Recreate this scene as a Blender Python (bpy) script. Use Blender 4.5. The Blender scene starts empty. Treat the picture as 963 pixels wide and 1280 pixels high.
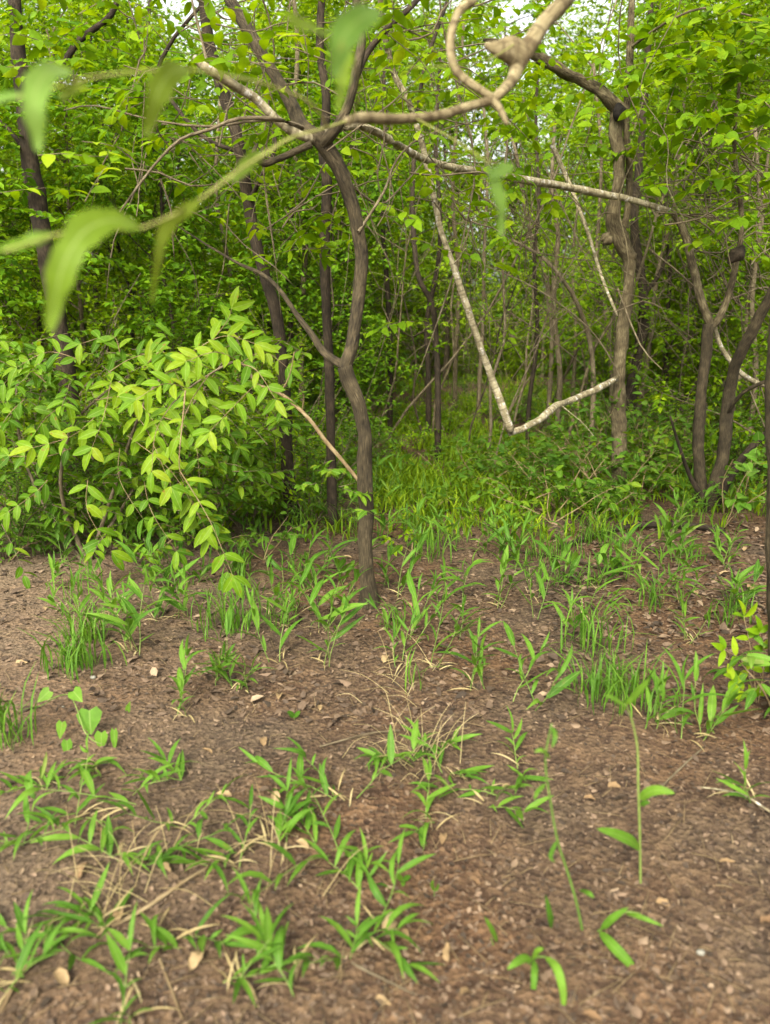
import bpy, math, random
import numpy as np
from mathutils import Vector, Matrix

R = math.radians
SC = bpy.context.scene
COL = SC.collection
RNG = random.Random(11)
NP = np.random.default_rng(5)

# ------------------------------------------------------------------ camera, light, exposure
CAM_H, PITCH, FPX = 1.5, R(14.5), 967.0          # photograph is 963 x 1280
cam = bpy.data.cameras.new('camera')
cam.sensor_fit = 'VERTICAL'; cam.sensor_height = 36.0; cam.lens = 36.0 * FPX / 1280.0
cam.clip_start = 0.05; cam.clip_end = 1500
cam.dof.use_dof = True; cam.dof.focus_distance = 4.4; cam.dof.aperture_fstop = 2.0
camo = bpy.data.objects.new('camera', cam); COL.objects.link(camo)
camo.location = (0, 0, CAM_H); camo.rotation_euler = (R(90) - PITCH, 0, 0)
SC.camera = camo

SUN_EL, SUN_ROT = R(42), R(196)
world = bpy.data.worlds.new('World'); SC.world = world; world.use_nodes = True
wn = world.node_tree
sky = wn.nodes.new('ShaderNodeTexSky'); sky.sky_type = 'NISHITA'; sky.sun_disc = False
sky.sun_elevation = SUN_EL; sky.sun_rotation = SUN_ROT; sky.air_density = 1.0; sky.dust_density = 6.0; sky.ozone_density = 0.6
hs = wn.nodes.new('ShaderNodeHueSaturation'); hs.inputs['Saturation'].default_value = 0.12      # thin white overcast over the blue
wn.links.new(sky.outputs[0], hs.inputs['Color']); wn.links.new(hs.outputs[0], wn.nodes['Background'].inputs[0])
wn.nodes['Background'].inputs[1].default_value = 0.15
sd = bpy.data.lights.new('sun', 'SUN'); sd.energy = 1.5; sd.angle = R(12); sd.color = (1.0, 0.91, 0.68)
so = bpy.data.objects.new('sun', sd); COL.objects.link(so)
# direction towards the sun (Nishita: rotation measured from +Y towards +X)
sv = Vector((math.sin(SUN_ROT) * math.cos(SUN_EL), math.cos(SUN_ROT) * math.cos(SUN_EL), math.sin(SUN_EL)))
so.rotation_euler = sv.to_track_quat('Z', 'Y').to_euler(); so.location = (0, 0, 30)
SC.view_settings.view_transform = 'Standard'; SC.view_settings.look = 'None'
SC.view_settings.exposure = 1.78; SC.view_settings.gamma = 1.0
SC.cycles.max_bounces = 12; SC.cycles.diffuse_bounces = 9; SC.cycles.transmission_bounces = 4
SC.cycles.glossy_bounces = 2; SC.cycles.use_denoising = True

# ------------------------------------------------------------------ helpers
def V(*a): return Vector(a)
FWD = V(0, math.cos(PITCH), -math.sin(PITCH)); UPV = V(0, math.sin(PITCH), math.cos(PITCH))
def ray(px, py):
    return FWD + V(1, 0, 0) * ((px - 481.5) / FPX) + UPV * ((640 - py) / FPX)
def P(px, py, Y):                                  # the point at distance Y in front, seen in that direction
    d = ray(px, py); return V(0, 0, CAM_H) + d * (Y / d.y)
def hgt(x, y):
    s = 0.020 * math.sin(1.3 * x + 0.4) * math.cos(0.9 * y) + 0.012 * math.sin(3.1 * x + 2.0 * y) + 0.008 * math.sin(5.7 * y - 3.3 * x + 1)
    s += 0.05 * math.sin(0.35 * x + 1.0) * math.sin(0.28 * y)
    return s + 0.10 * min(1, max(0, (y - 6) / 10.0))
def G(px, py):                                     # ground point in that direction
    d = ray(px, py); z = 0.0
    for _ in range(12):
        t = (z - CAM_H) / min(d.z, -0.02); q = V(0, 0, CAM_H) + d * t; z = hgt(q.x, q.y)
    return V(q.x, q.y, z)
def proj(p):
    v = p - V(0, 0, CAM_H); f = v.dot(FWD)
    if f < 0.05: return (-9999, 9999)
    return (481.5 + FPX * v.x / f, 640 - FPX * v.dot(UPV) / f)

def link(name, me, parent=None, mat=None):
    o = bpy.data.objects.new(name, me); COL.objects.link(o)
    if parent is not None: o.parent = parent
    if mat is not None and me is not None and not me.materials: me.materials.append(mat)
    return o
REG = []
def thing(name, loc, phrase, cat, group=None, me=None, mat=None, label=None, zone='ground'):
    o = link(name, me, None, mat); o.location = loc
    if me is None: o.empty_display_size = 0.1
    o['category'] = cat
    if group: o['group'] = group
    if label: o['label'] = label
    else: REG.append((o, phrase, zone))
    return o

def mesh_np(name, verts, faces, smooth=True, uv=None):
    """verts (n,3); faces: list of tuples or int array (m,k)."""
    me = bpy.data.meshes.new(name)
    verts = np.asarray(verts, dtype=np.float32)
    if isinstance(faces, np.ndarray):
        m, k = faces.shape
        loops = faces.ravel().astype(np.int32); starts = np.arange(m, dtype=np.int32) * k
    else:
        m = len(faces); loops = np.fromiter((i for f in faces for i in f), dtype=np.int32)
        ln = np.array([len(f) for f in faces], dtype=np.int32); starts = np.concatenate(([0], np.cumsum(ln)[:-1])).astype(np.int32)
    me.vertices.add(len(verts)); me.vertices.foreach_set('co', verts.ravel())
    me.loops.add(len(loops)); me.loops.foreach_set('vertex_index', loops)
    me.polygons.add(m); me.polygons.foreach_set('loop_start', starts)
    if smooth: me.polygons.foreach_set('use_smooth', np.ones(m, dtype=bool))
    if uv is not None:
        l = me.uv_layers.new(name='UVMap'); l.data.foreach_set('uv', np.asarray(uv, dtype=np.float32)[loops].ravel())
    me.update(calc_edges=True); me.validate()
    return me

def catmull(pts, rad, step=3):
    P_, R_ = [], []
    n = len(pts)
    for i in range(n - 1):
        p0, p1, p2, p3 = pts[max(i - 1, 0)], pts[i], pts[i + 1], pts[min(i + 2, n - 1)]
        for k in range(step):
            t = k / step
            P_.append(0.5 * ((2 * p1) + (p2 - p0) * t + (2 * p0 - 5 * p1 + 4 * p2 - p3) * t * t + (3 * p1 - p0 - 3 * p2 + p3) * t ** 3))
            R_.append(rad[i] + (rad[i + 1] - rad[i]) * t)
    P_.append(pts[-1]); R_.append(rad[-1])
    return P_, R_

class Tubes:
    def __init__(s): s.v = []; s.f = []; s.uv = []
    def tube(s, pts, rad, seg=6, step=3, rough=0.0, rng=RNG, cap=True):
        if step > 1: pts, rad = catmull(pts, rad, step)
        base = len(s.v); n = len(pts); L = 0.0
        ref = V(0.12, 1, 0.05)
        ph = [rng.random() * 6.28 for _ in range(3)]
        for i, p in enumerate(pts):
            t = (pts[min(i + 1, n - 1)] - pts[max(i - 1, 0)])
            if t.length < 1e-7: t = V(0, 0, 1)
            t.normalize()
            r0 = ref if abs(t.dot(ref)) < 0.9 * ref.length else V(1, 0, 0.1)
            a = r0.cross(t).normalized(); b = t.cross(a)      # b points away from the camera for upright stems
            if i: L += (p - pts[i - 1]).length
            for k in range(seg + 1):
                th = 2 * math.pi * k / seg
                kk = th
                q = 1 + rough * (0.5 * math.sin(2 * kk + ph[0] + L * 9) + 0.35 * math.sin(3 * kk + ph[1] - L * 17) + 0.45 * math.sin(L * 31 + ph[2] + kk))
                r = rad[i] * q
                c = p + (b * math.cos(th) + a * math.sin(th)) * r
                s.v.append(c[:]); s.uv.append((k / seg * max(1, round(2 * math.pi * rad[0] / 0.06)), L / 0.06 if rad[0] else 0))
            if i:
                w = seg + 1; o1 = base + (i - 1) * w; o2 = base + i * w
                for k in range(seg): s.f.append((o1 + k, o1 + k + 1, o2 + k + 1, o2 + k))
        if cap:
            w = seg + 1
            c = len(s.v); s.v.append(pts[-1][:]); s.uv.append((0, 0))
            o2 = base + (n - 1) * w
            for k in range(seg): s.f.append((o2 + k, o2 + k + 1, c))
        return s
    def build(s, name, mat, parent=None, shift=None):
        v = np.array(s.v, dtype=np.float32)
        if shift is not None: v = v - np.array(shift[:], dtype=np.float32)
        return link(name, mesh_np(name, v, s.f, True, s.uv), parent, mat)
    def mesh(s, name): return mesh_np(name, np.array(s.v), s.f, True, s.uv)

# leaf outlines: rows of (u along, half width, lift along the normal); fold lifts the margins
def rows_template(rows, fold):
    v = [(0, 0, 0)]; f = []
    for (u, w, z) in rows:
        v += [(u, w, z + fold * w), (u, 0, z), (u, -w, z + fold * w)]
    tip = len(v); v.append((1, 0, rows[-1][2] + (rows[-1][2] - rows[-2][2]) * 0.9 if len(rows) > 1 else -.05))
    f += [(0, 2, 1), (0, 3, 2)]
    for i in range(len(rows) - 1):
        a = 1 + 3 * i; b = a + 3
        f += [(a, a + 1, b + 1), (a, b + 1, b), (a + 1, a + 2, b + 2), (a + 1, b + 2, b + 1)]
    a = 1 + 3 * (len(rows) - 1)
    f += [(a, a + 1, tip), (a + 1, a + 2, tip)]
    return np.array(v, float), np.array(f, np.int32)
T_FAR = (np.array([(0, 0, 0), (.42, .5, .10), (1, 0, -.08), (.42, -.5, .10)], float), np.array([(0, 3, 2), (0, 2, 1)], np.int32))
T_OVATE = rows_template([(.06, .17, .01), (.20, .40, .03), (.40, .50, .03), (.62, .46, .0), (.82, .29, -.05), (.93, .13, -.10)], .12)
T_MID = rows_template([(.25, .42, .02), (.6, .42, -.01)], .3)
T_LANCE = [rows_template([(.06, .25, .03), (.25, .47, .09 * c), (.5, .48, .10 * c), (.72, .34, .04 * c), (.9, .13, -.07 * c)], .05) for c in (.1, .7, 1.5)]
T_BLADE = [rows_template([(.15, .45, .12 * c), (.4, .5, .22 * c), (.65, .42, .18 * c), (.85, .25, .0 * c)], .012) for c in (.2, .7, 1.3)]
T_HEART = (np.array([(0, 0, 0), (-.14, .30, .05), (.12, .52, .07), (.45, .42, .04), (.78, .18, -.02), (1, 0, -.10), (.78, -.18, -.02), (.45, -.42, .04), (.12, -.52, .07), (-.14, -.30, .05), (.45, 0, -.01)], float),
           np.array([(0, 10, 1), (1, 10, 2), (2, 10, 3), (3, 10, 4), (4, 10, 5), (5, 10, 6), (6, 10, 7), (7, 10, 8), (8, 10, 9), (9, 10, 0)], np.int32))

def frame(d, nrm):
    d = d.normalized(); s = nrm.cross(d)
    if s.length < 1e-4: s = V(1, 0, 0).cross(d)
    s.normalize(); n = d.cross(s); return d, s, n

class Leaves:
    def __init__(s): s.p = []; s.d = []; s.n = []; s.l = []; s.w = []
    def add(s, p, d, n, l, w): s.p.append(p[:]); s.d.append(d[:]); s.n.append(n[:]); s.l.append(l); s.w.append(w)
    def mesh(s, name, tpl):
        tv, tf = tpl
        p = np.array(s.p); d = np.array(s.d); n = np.array(s.n); l = np.array(s.l)[:, None, None]; w = np.array(s.w)[:, None, None]
        d /= np.linalg.norm(d, axis=1, keepdims=True) + 1e-9
        sd_ = np.cross(n, d); sd_ /= np.linalg.norm(sd_, axis=1, keepdims=True) + 1e-9
        n = np.cross(d, sd_)
        vv = p[:, None, :] + l * (tv[None, :, 0:1] * d[:, None, :] + tv[None, :, 2:3] * n[:, None, :]) + w * tv[None, :, 1:2] * sd_[:, None, :]
        k = len(tv); m = len(p)
        ff = (tf[None, :, :] + (np.arange(m) * k)[:, None, None]).reshape(-1, 3)
        uv = np.tile(np.stack([tv[:, 0], tv[:, 1] + .5], 1), (m, 1))
        return mesh_np(name, vv.reshape(-1, 3), ff, True, uv)
    def stuff(s, name, tpl, mat, parent=None):
        o = link(name, s.mesh(name, tpl), parent, mat); o['kind'] = 'stuff'; return o

_tm = {}
def tpl_mesh(key, tpl, mat):
    k = (key, mat.name)
    if k not in _tm:
        me = mesh_np('leaf', tpl[0], tpl[1], True, np.stack([tpl[0][:, 0], tpl[0][:, 1] + .5], 1)); me.materials.append(mat); _tm[k] = me
    return _tm[k]
def leaf_part(name, key, tpl, mat, parent, p, d, nrm, l, w, origin):
    d, s, n = frame(d, nrm)
    o = link(name, tpl_mesh(key, tpl, mat), parent)
    M = Matrix(((d.x * l, s.x * w, n.x * l, p.x - origin.x), (d.y * l, s.y * w, n.y * l, p.y - origin.y), (d.z * l, s.z * w, n.z * l, p.z - origin.z), (0, 0, 0, 1)))
    o.matrix_basis = M
    return o
def strip_leaf(name, pts, width, mat, parent, origin, nrm=V(0, 0, 1), prof=None, step=3, fold=.18, wave=.0):
    """a leaf along a curved midrib"""
    pts, _ = catmull(pts, [0] * len(pts), step); n = len(pts); v, f, uv = [], [], []
    for i, p in enumerate(pts):
        t = i / (n - 1); T = pts[min(i + 1, n - 1)] - pts[max(i - 1, 0)]
        T, s, m = frame(T, nrm)
        w = width * .5 * (1 + ((.10 * math.sin(t * 23 + width * 900) + .07 * math.sin(t * 47 + 1)) if wave > .01 else 0)) * (prof(t) if prof else (max(0.0, math.sin(math.pi * (t ** .8))) ** .75 * .96 + .04 * (1 - t)))
        wv = wave * width * math.sin(t * 15)
        q = p - origin
        v += [(q + s * w + m * (fold * w + wv))[:], (q + m * 0)[:], (q - s * w + m * (fold * w - wv))[:]]
        uv += [(t, 1), (t, .5), (t, 0)]
        if i:
            a = 3 * (i - 1); b = 3 * i
            f += [(a, a + 1, b + 1, b), (a + 1, a + 2, b + 2, b + 1)]
    return link(name, mesh_np(name, v, f, True, uv), parent, mat)

# ------------------------------------------------------------------ materials
def nodes(name):
    m = bpy.data.materials.new(name); m.use_nodes = True; nt = m.node_tree
    return m, nt, nt.nodes, nt.links, nt.nodes['Principled BSDF']
def ramp(N, cols, interp='LINEAR'):
    r = N.new('ShaderNodeValToRGB'); r.color_ramp.interpolation = interp; e = r.color_ramp.elements
    while len(e) < len(cols): e.new(0.5)
    for i, (p, c) in enumerate(cols): e[i].position = p; e[i].color = (*c, 1)
    return r
def mth(N, L, op, a, b=None, c=None):
    m = N.new('ShaderNodeMath'); m.operation = op
    for i, x in enumerate((a, b, c)):
        if x is None: continue
        if isinstance(x, (int, float)): m.inputs[i].default_value = x
        else: L.new(x, m.inputs[i])
    return m.outputs[0]

def leaf_mat(name, cols, trans=.45, rough=.5, midrib=.25, spots=0.0, tcol=(1.25, 1.15, .35), spec=.12):
    m, nt, N, L, B = nodes(name)
    g = N.new('ShaderNodeNewGeometry'); oi = N.new('ShaderNodeObjectInfo'); tc = N.new('ShaderNodeTexCoord')
    f = mth(N, L, 'FRACT', mth(N, L, 'ADD', g.outputs['Random Per Island'], mth(N, L, 'MULTIPLY', oi.outputs['Random'], 7.3)))
    nz = N.new('ShaderNodeTexNoise'); nz.inputs['Scale'].default_value = 1.1; L.new(g.outputs['Position'], nz.inputs['Vector'])
    nz.inputs['Detail'].default_value = 1
    f2 = mth(N, L, 'ADD', mth(N, L, 'MULTIPLY', f, .62), mth(N, L, 'MULTIPLY', nz.outputs[0], .42))
    rp = ramp(N, cols); L.new(f2, rp.inputs[0]); col = rp.outputs[0]
    # blotches across each blade
    nb = N.new('ShaderNodeTexNoise'); nb.inputs['Scale'].default_value = 45; nb.inputs['Detail'].default_value = 2; L.new(g.outputs['Position'], nb.inputs['Vector'])
    hb = N.new('ShaderNodeHueSaturation'); L.new(col, hb.inputs['Color']); L.new(mth(N, L, 'ADD', mth(N, L, 'MULTIPLY', nb.outputs[0], .6), .7), hb.inputs['Value']); col = hb.outputs[0]
    if midrib:
        uv = N.new('ShaderNodeSeparateXYZ'); L.new(tc.outputs['UV'], uv.inputs[0])
        dm = mth(N, L, 'ABSOLUTE', mth(N, L, 'SUBTRACT', uv.outputs[1], .5))
        mr = mth(N, L, 'MULTIPLY', mth(N, L, 'LESS_THAN', dm, .035), midrib)
        mx = N.new('ShaderNodeMix'); mx.data_type = 'RGBA'; L.new(mr, mx.inputs[0]); L.new(col, mx.inputs[6]); mx.inputs[7].default_value = (.30, .38, .12, 1); col = mx.outputs[2]
    if spots:
        ns = N.new('ShaderNodeTexNoise'); ns.inputs['Scale'].default_value = 28; ns.inputs['Detail'].default_value = 3; L.new(g.outputs['Position'], ns.inputs['Vector'])
        r2 = ramp(N, [(.66, (0, 0, 0)), (.72, (1, 1, 1))]); L.new(ns.outputs[0], r2.inputs[0])
        mx = N.new('ShaderNodeMix'); mx.data_type = 'RGBA'; L.new(mth(N, L, 'MULTIPLY', r2.outputs[0], spots), mx.inputs[0]); L.new(col, mx.inputs[6]); mx.inputs[7].default_value = (.20, .10, .025, 1); col = mx.outputs[2]
    L.new(col, B.inputs['Base Color']); B.inputs['Roughness'].default_value = rough; B.inputs['Specular IOR Level'].default_value = spec
    bp = N.new('ShaderNodeBump'); bp.inputs['Strength'].default_value = .25; bp.inputs['Distance'].default_value = .004; L.new(nb.outputs[0], bp.inputs['Height']); L.new(bp.outputs[0], B.inputs['Normal'])
    tr = N.new('ShaderNodeBsdfTranslucent'); tm = N.new('ShaderNodeMix'); tm.data_type = 'RGBA'; tm.blend_type = 'MULTIPLY'; tm.inputs[0].default_value = 1
    L.new(col, tm.inputs[6]); tm.inputs[7].default_value = (*tcol, 1); L.new(tm.outputs[2], tr.inputs[0])
    ms = N.new('ShaderNodeMixShader'); ms.inputs[0].default_value = trans
    L.new(B.outputs[0], ms.inputs[1]); L.new(tr.outputs[0], ms.inputs[2]); L.new(ms.outputs[0], N['Material Output'].inputs[0])
    return m

def bark_mat(name, c0, c1, c2, pale=(.45, .42, .36), lichen=.0, ring=0.0, bump=.6):
    m, nt, N, L, B = nodes(name)
    tc = N.new('ShaderNodeTexCoord'); mp = N.new('ShaderNodeMapping'); L.new(tc.outputs['UV'], mp.inputs[0]); mp.inputs['Scale'].default_value = (4, .8, 1)
    n1 = N.new('ShaderNodeTexNoise'); n1.inputs['Scale'].default_value = 1.6; n1.inputs['Detail'].default_value = 6; n1.inputs['Roughness'].default_value = .65; L.new(mp.outputs[0], n1.inputs['Vector'])
    n2 = N.new('ShaderNodeTexNoise'); n2.inputs['Scale'].default_value = 14; n2.inputs['Detail'].default_value = 5; L.new(tc.outputs['Object'], n2.inputs['Vector'])
    mixf = mth(N, L, 'ADD', mth(N, L, 'MULTIPLY', n1.outputs[0], .6), mth(N, L, 'MULTIPLY', n2.outputs[0], .4))
    rp = ramp(N, [(.36, c0), (.50, c1), (.66, c2)]); L.new(mixf, rp.inputs[0]); col = rp.outputs[0]
    if lichen:
        n3 = N.new('ShaderNodeTexNoise'); n3.inputs['Scale'].default_value = 26; n3.inputs['Detail'].default_value = 4; L.new(tc.outputs['Object'], n3.inputs['Vector'])
        r3 = ramp(N, [(.60 - .12 * lichen, (0, 0, 0)), (.66 - .10 * lichen, (1, 1, 1))]); L.new(n3.outputs[0], r3.inputs[0])
        mx = N.new('ShaderNodeMix'); mx.data_type = 'RGBA'; L.new(mth(N, L, 'MULTIPLY', r3.outputs[0], .8), mx.inputs[0]); L.new(col, mx.inputs[6]); mx.inputs[7].default_value = (*pale, 1); col = mx.outputs[2]
    h = mixf
    if ring:
        mr = N.new('ShaderNodeMapping'); L.new(tc.outputs['UV'], mr.inputs[0]); mr.inputs['Scale'].default_value = (.25, 2.2, 1)
        nr = N.new('ShaderNodeTexNoise'); nr.inputs['Scale'].default_value = 1.5; nr.inputs['Detail'].default_value = 2; L.new(mr.outputs[0], nr.inputs['Vector'])
        rr = ramp(N, [(.41, (1, 1, 1)), (.49, (0, 0, 0))]); L.new(nr.outputs[0], rr.inputs[0])
        mx = N.new('ShaderNodeMix'); mx.data_type = 'RGBA'; L.new(mth(N, L, 'MULTIPLY', rr.outputs[0], ring), mx.inputs[0]); L.new(col, mx.inputs[6]); mx.inputs[7].default_value = (*c0, 1); col = mx.outputs[2]
    L.new(col, B.inputs['Base Color']); B.inputs['Roughness'].default_value = .85; B.inputs['Specular IOR Level'].default_value = .2
    bp = N.new('ShaderNodeBump'); bp.inputs['Strength'].default_value = bump; bp.inputs['Distance'].default_value = .02; L.new(h, bp.inputs['Height']); L.new(bp.outputs[0], B.inputs['Normal'])
    return m

def litter_mat(name, cols):
    m, nt, N, L, B = nodes(name)
    g = N.new('ShaderNodeNewGeometry'); oi = N.new('ShaderNodeObjectInfo')
    f = mth(N, L, 'FRACT', mth(N, L, 'ADD', g.outputs['Random Per Island'], mth(N, L, 'MULTIPLY', oi.outputs['Random'], 5.3)))
    rp = ramp(N, cols); L.new(f, rp.inputs[0])
    nz = N.new('ShaderNodeTexNoise'); nz.inputs['Scale'].default_value = 70; nz.inputs['Detail'].default_value = 3; L.new(g.outputs['Position'], nz.inputs['Vector'])
    hb = N.new('ShaderNodeHueSaturation'); L.new(rp.outputs[0], hb.inputs['Color']); L.new(mth(N, L, 'ADD', mth(N, L, 'MULTIPLY', nz.outputs[0], .9), .55), hb.inputs['Value'])
    L.new(hb.outputs[0], B.inputs['Base Color']); B.inputs['Roughness'].default_value = .8; B.inputs['Specular IOR Level'].default_value = .25
    return m

M = {}
gd, gm, gl = (.030, .085, .008), (.055, .150, .010), (.110, .230, .014)
M['tree_leaf'] = leaf_mat('tree_leaf', [(.15, (0.057, 0.121, 0.003)), (.45, (0.113, 0.211, 0.003)), (.75, (0.187, 0.291, 0.005)), (.95, (0.290, 0.362, 0.008))], .5, .6, 0)
M['lime_leaf'] = leaf_mat('lime_leaf', [(.1, (0.070, 0.161, 0.004)), (.5, (0.134, 0.245, 0.005)), (.85, (0.220, 0.321, 0.008))], .52, .6, 0)
M['deep_leaf'] = leaf_mat('deep_leaf', [(.1, (0.040, 0.106, 0.005)), (.5, (0.086, 0.190, 0.006)), (.9, (0.161, 0.285, 0.011))], .48, .55, 0)
M['shrub_leaf'] = leaf_mat('shrub_leaf', [(.12, (0.042, 0.108, 0.005)), (.45, (0.077, 0.166, 0.007)), (.70, (0.119, 0.213, 0.009)), (.92, (0.176, 0.232, 0.013))], .45, .55, .3, .5)
M['yellow_leaf'] = leaf_mat('yellow_leaf', [(.1, (0.070, 0.160, 0.006)), (.45, (0.120, 0.219, 0.008)), (.75, (0.169, 0.255, 0.010)), (.95, (0.239, 0.271, 0.017))], .45, .55, .3, .8)
M['bush_leaf'] = leaf_mat('bush_leaf', [(.1, (0.036, 0.098, 0.008)), (.5, (0.068, 0.153, 0.010)), (.9, (0.112, 0.204, 0.012))], .45, .55, .25, .2)
M['grass'] = leaf_mat('grass', [(.1, (0.037, 0.102, 0.009)), (.5, (0.074, 0.170, 0.014)), (.85, (0.115, 0.221, 0.021)), (.98, (0.247, 0.238, 0.082))], .42, .5, .25, .2)
M['ground_grass'] = leaf_mat('ground_grass', [(.1, (0.064, 0.134, 0.006)), (.5, (0.128, 0.224, 0.008)), (.85, (0.217, 0.302, 0.011)), (.97, (0.408, 0.313, 0.058))], .48, .55, 0)
M['near_leaf'] = leaf_mat('near_leaf', [(.1, (0.080, 0.162, 0.011)), (.5, (0.128, 0.204, 0.016)), (.9, (0.192, 0.246, 0.023))], .45, .5, .5, .5)
M['pale_leaf'] = leaf_mat('pale_leaf', [(.1, (0.098, 0.187, 0.026)), (.9, (0.143, 0.230, 0.042))], .35, .5, .4)
M['mint_leaf'] = leaf_mat('mint_leaf', [(.1, (0.080, 0.153, 0.023)), (.9, (0.112, 0.191, 0.030))], .5, .5, .25, .3)
M['olive_leaf'] = leaf_mat('olive_leaf', [(.1, (.07, .12, .012)), (.9, (.13, .17, .012))], .5, .5, .3)
M['dry_blade'] = leaf_mat('dry_blade', [(.1, (0.216, 0.158, 0.072)), (.5, (0.302, 0.238, 0.111)), (.9, (0.396, 0.324, 0.169))], .2, .6, .2, tcol=(1, .9, .7))
M['green_stalk'] = leaf_mat('green_stalk', [(.1, (0.070, 0.135, 0.021)), (.9, (0.154, 0.203, 0.049))], .1, .5, 0)
M['bark_brown'] = bark_mat('bark_brown', (0.010, 0.007, 0.004), (0.037, 0.028, 0.014), (0.094, 0.071, 0.038), lichen=.0, bump=.9)
M['bark_dark'] = bark_mat('bark_dark', (0.007, 0.005, 0.002), (0.023, 0.016, 0.009), (0.058, 0.042, 0.024))
M['bark_grey'] = bark_mat('bark_grey', (0.020, 0.014, 0.007), (0.077, 0.059, 0.030), (0.189, 0.158, 0.086), lichen=0, bump=.9)
M['bark_pale'] = bark_mat('bark_pale', (0.076, 0.060, 0.030), (0.212, 0.178, 0.105), (0.374, 0.332, 0.217), lichen=.15, ring=.6, bump=.4)
M['bark_near'] = bark_mat('bark_near', (0.069, 0.049, 0.023), (0.168, 0.133, 0.067), (0.290, 0.244, 0.136), lichen=.0, ring=.8, bump=.4)
M['twig'] = bark_mat('twig', (0.040, 0.028, 0.014), (0.104, 0.080, 0.046), (0.192, 0.160, 0.098))
M['twig_tan'] = bark_mat('twig_tan', (0.098, 0.062, 0.029), (0.188, 0.133, 0.065), (0.300, 0.234, 0.130))
LIT = [(.0, (0.026, 0.018, 0.011)), (.30, (0.055, 0.037, 0.023)), (.60, (0.092, 0.061, 0.037)), (.84, (0.130, 0.086, 0.053)), (.97, (0.165, 0.114, 0.070)), (1, (0.240, 0.171, 0.106))]
M['litter'] = litter_mat('litter', LIT)
M['dry_leaf'] = litter_mat('dry_leaf', [(0, (0.113, 0.065, 0.030)), (.5, (0.178, 0.117, 0.054)), (1, (0.250, 0.178, 0.089))])
M['twig_green'] = bark_mat('twig_green', (.10, .09, .02), (.20, .20, .05), (.32, .32, .10), bump=.2)
M['hollow'] = bark_mat('hollow', (.004, .003, .002), (.008, .006, .004), (.014, .010, .007))  # near-black standing in for the shade inside the hole
M['stone'] = bark_mat('stone', (0.116, 0.106, 0.078), (0.165, 0.155, 0.122), (0.205, 0.198, 0.160), bump=.3)

def soil():
    m, nt, N, L, B = nodes('soil')
    g = N.new('ShaderNodeNewGeometry')
    def noise(sc, det, ro=.6):
        n = N.new('ShaderNodeTexNoise'); n.inputs['Scale'].default_value = sc; n.inputs['Detail'].default_value = det; n.inputs['Roughness'].default_value = ro
        L.new(g.outputs['Position'], n.inputs['Vector']); return n.outputs[0]
    big, mid, fine = noise(.9, 3), noise(9, 6, .7), noise(60, 5, .7)
    vo = N.new('ShaderNodeTexVoronoi'); vo.inputs['Scale'].default_value = 55; L.new(g.outputs['Position'], vo.inputs['Vector'])
    sp = N.new('ShaderNodeSeparateColor'); L.new(vo.outputs['Color'], sp.inputs[0])
    f = mth(N, L, 'ADD', mth(N, L, 'MULTIPLY', mid, .45), mth(N, L, 'ADD', mth(N, L, 'MULTIPLY', fine, .35), mth(N, L, 'MULTIPLY', sp.outputs[0], .22)))
    rp = ramp(N, [(.30, (0.024, 0.015, 0.010)), (.44, (0.056, 0.036, 0.022)), (.56, (0.093, 0.062, 0.036)), (.68, (0.143, 0.096, 0.055)), (.80, (0.215, 0.151, 0.090))]); L.new(f, rp.inputs[0])
    rg = ramp(N, [(.40, (.92, .95, .97)), (.60, (1.1, .94, .82))]); L.new(big, rg.inputs[0])
    mx = N.new('ShaderNodeMix'); mx.data_type = 'RGBA'; mx.blend_type = 'MULTIPLY'; mx.inputs[0].default_value = 1; L.new(rp.outputs[0], mx.inputs[6]); L.new(rg.outputs[0], mx.inputs[7])
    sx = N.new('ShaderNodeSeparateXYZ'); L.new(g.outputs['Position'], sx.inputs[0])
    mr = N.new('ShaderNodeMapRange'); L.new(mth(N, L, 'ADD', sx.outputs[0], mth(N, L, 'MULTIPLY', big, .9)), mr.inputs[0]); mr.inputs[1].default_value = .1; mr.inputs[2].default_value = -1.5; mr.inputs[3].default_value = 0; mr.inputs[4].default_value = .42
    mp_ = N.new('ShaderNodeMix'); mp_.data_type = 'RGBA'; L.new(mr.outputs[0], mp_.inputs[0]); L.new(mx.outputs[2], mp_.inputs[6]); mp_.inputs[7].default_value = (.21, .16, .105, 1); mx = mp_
    L.new(mx.outputs[2], B.inputs['Base Color']); B.inputs['Roughness'].default_value = .92; B.inputs['Specular IOR Level'].default_value = .15
    h = mth(N, L, 'ADD', mth(N, L, 'MULTIPLY', mid, 1.2), mth(N, L, 'ADD', mth(N, L, 'MULTIPLY', fine, .5), mth(N, L, 'MULTIPLY', vo.outputs['Distance'], .5)))
    bp = N.new('ShaderNodeBump'); bp.inputs['Strength'].default_value = 1; bp.inputs['Distance'].default_value = .02; L.new(h, bp.inputs['Height']); L.new(bp.outputs[0], B.inputs['Normal'])
    return m

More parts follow.
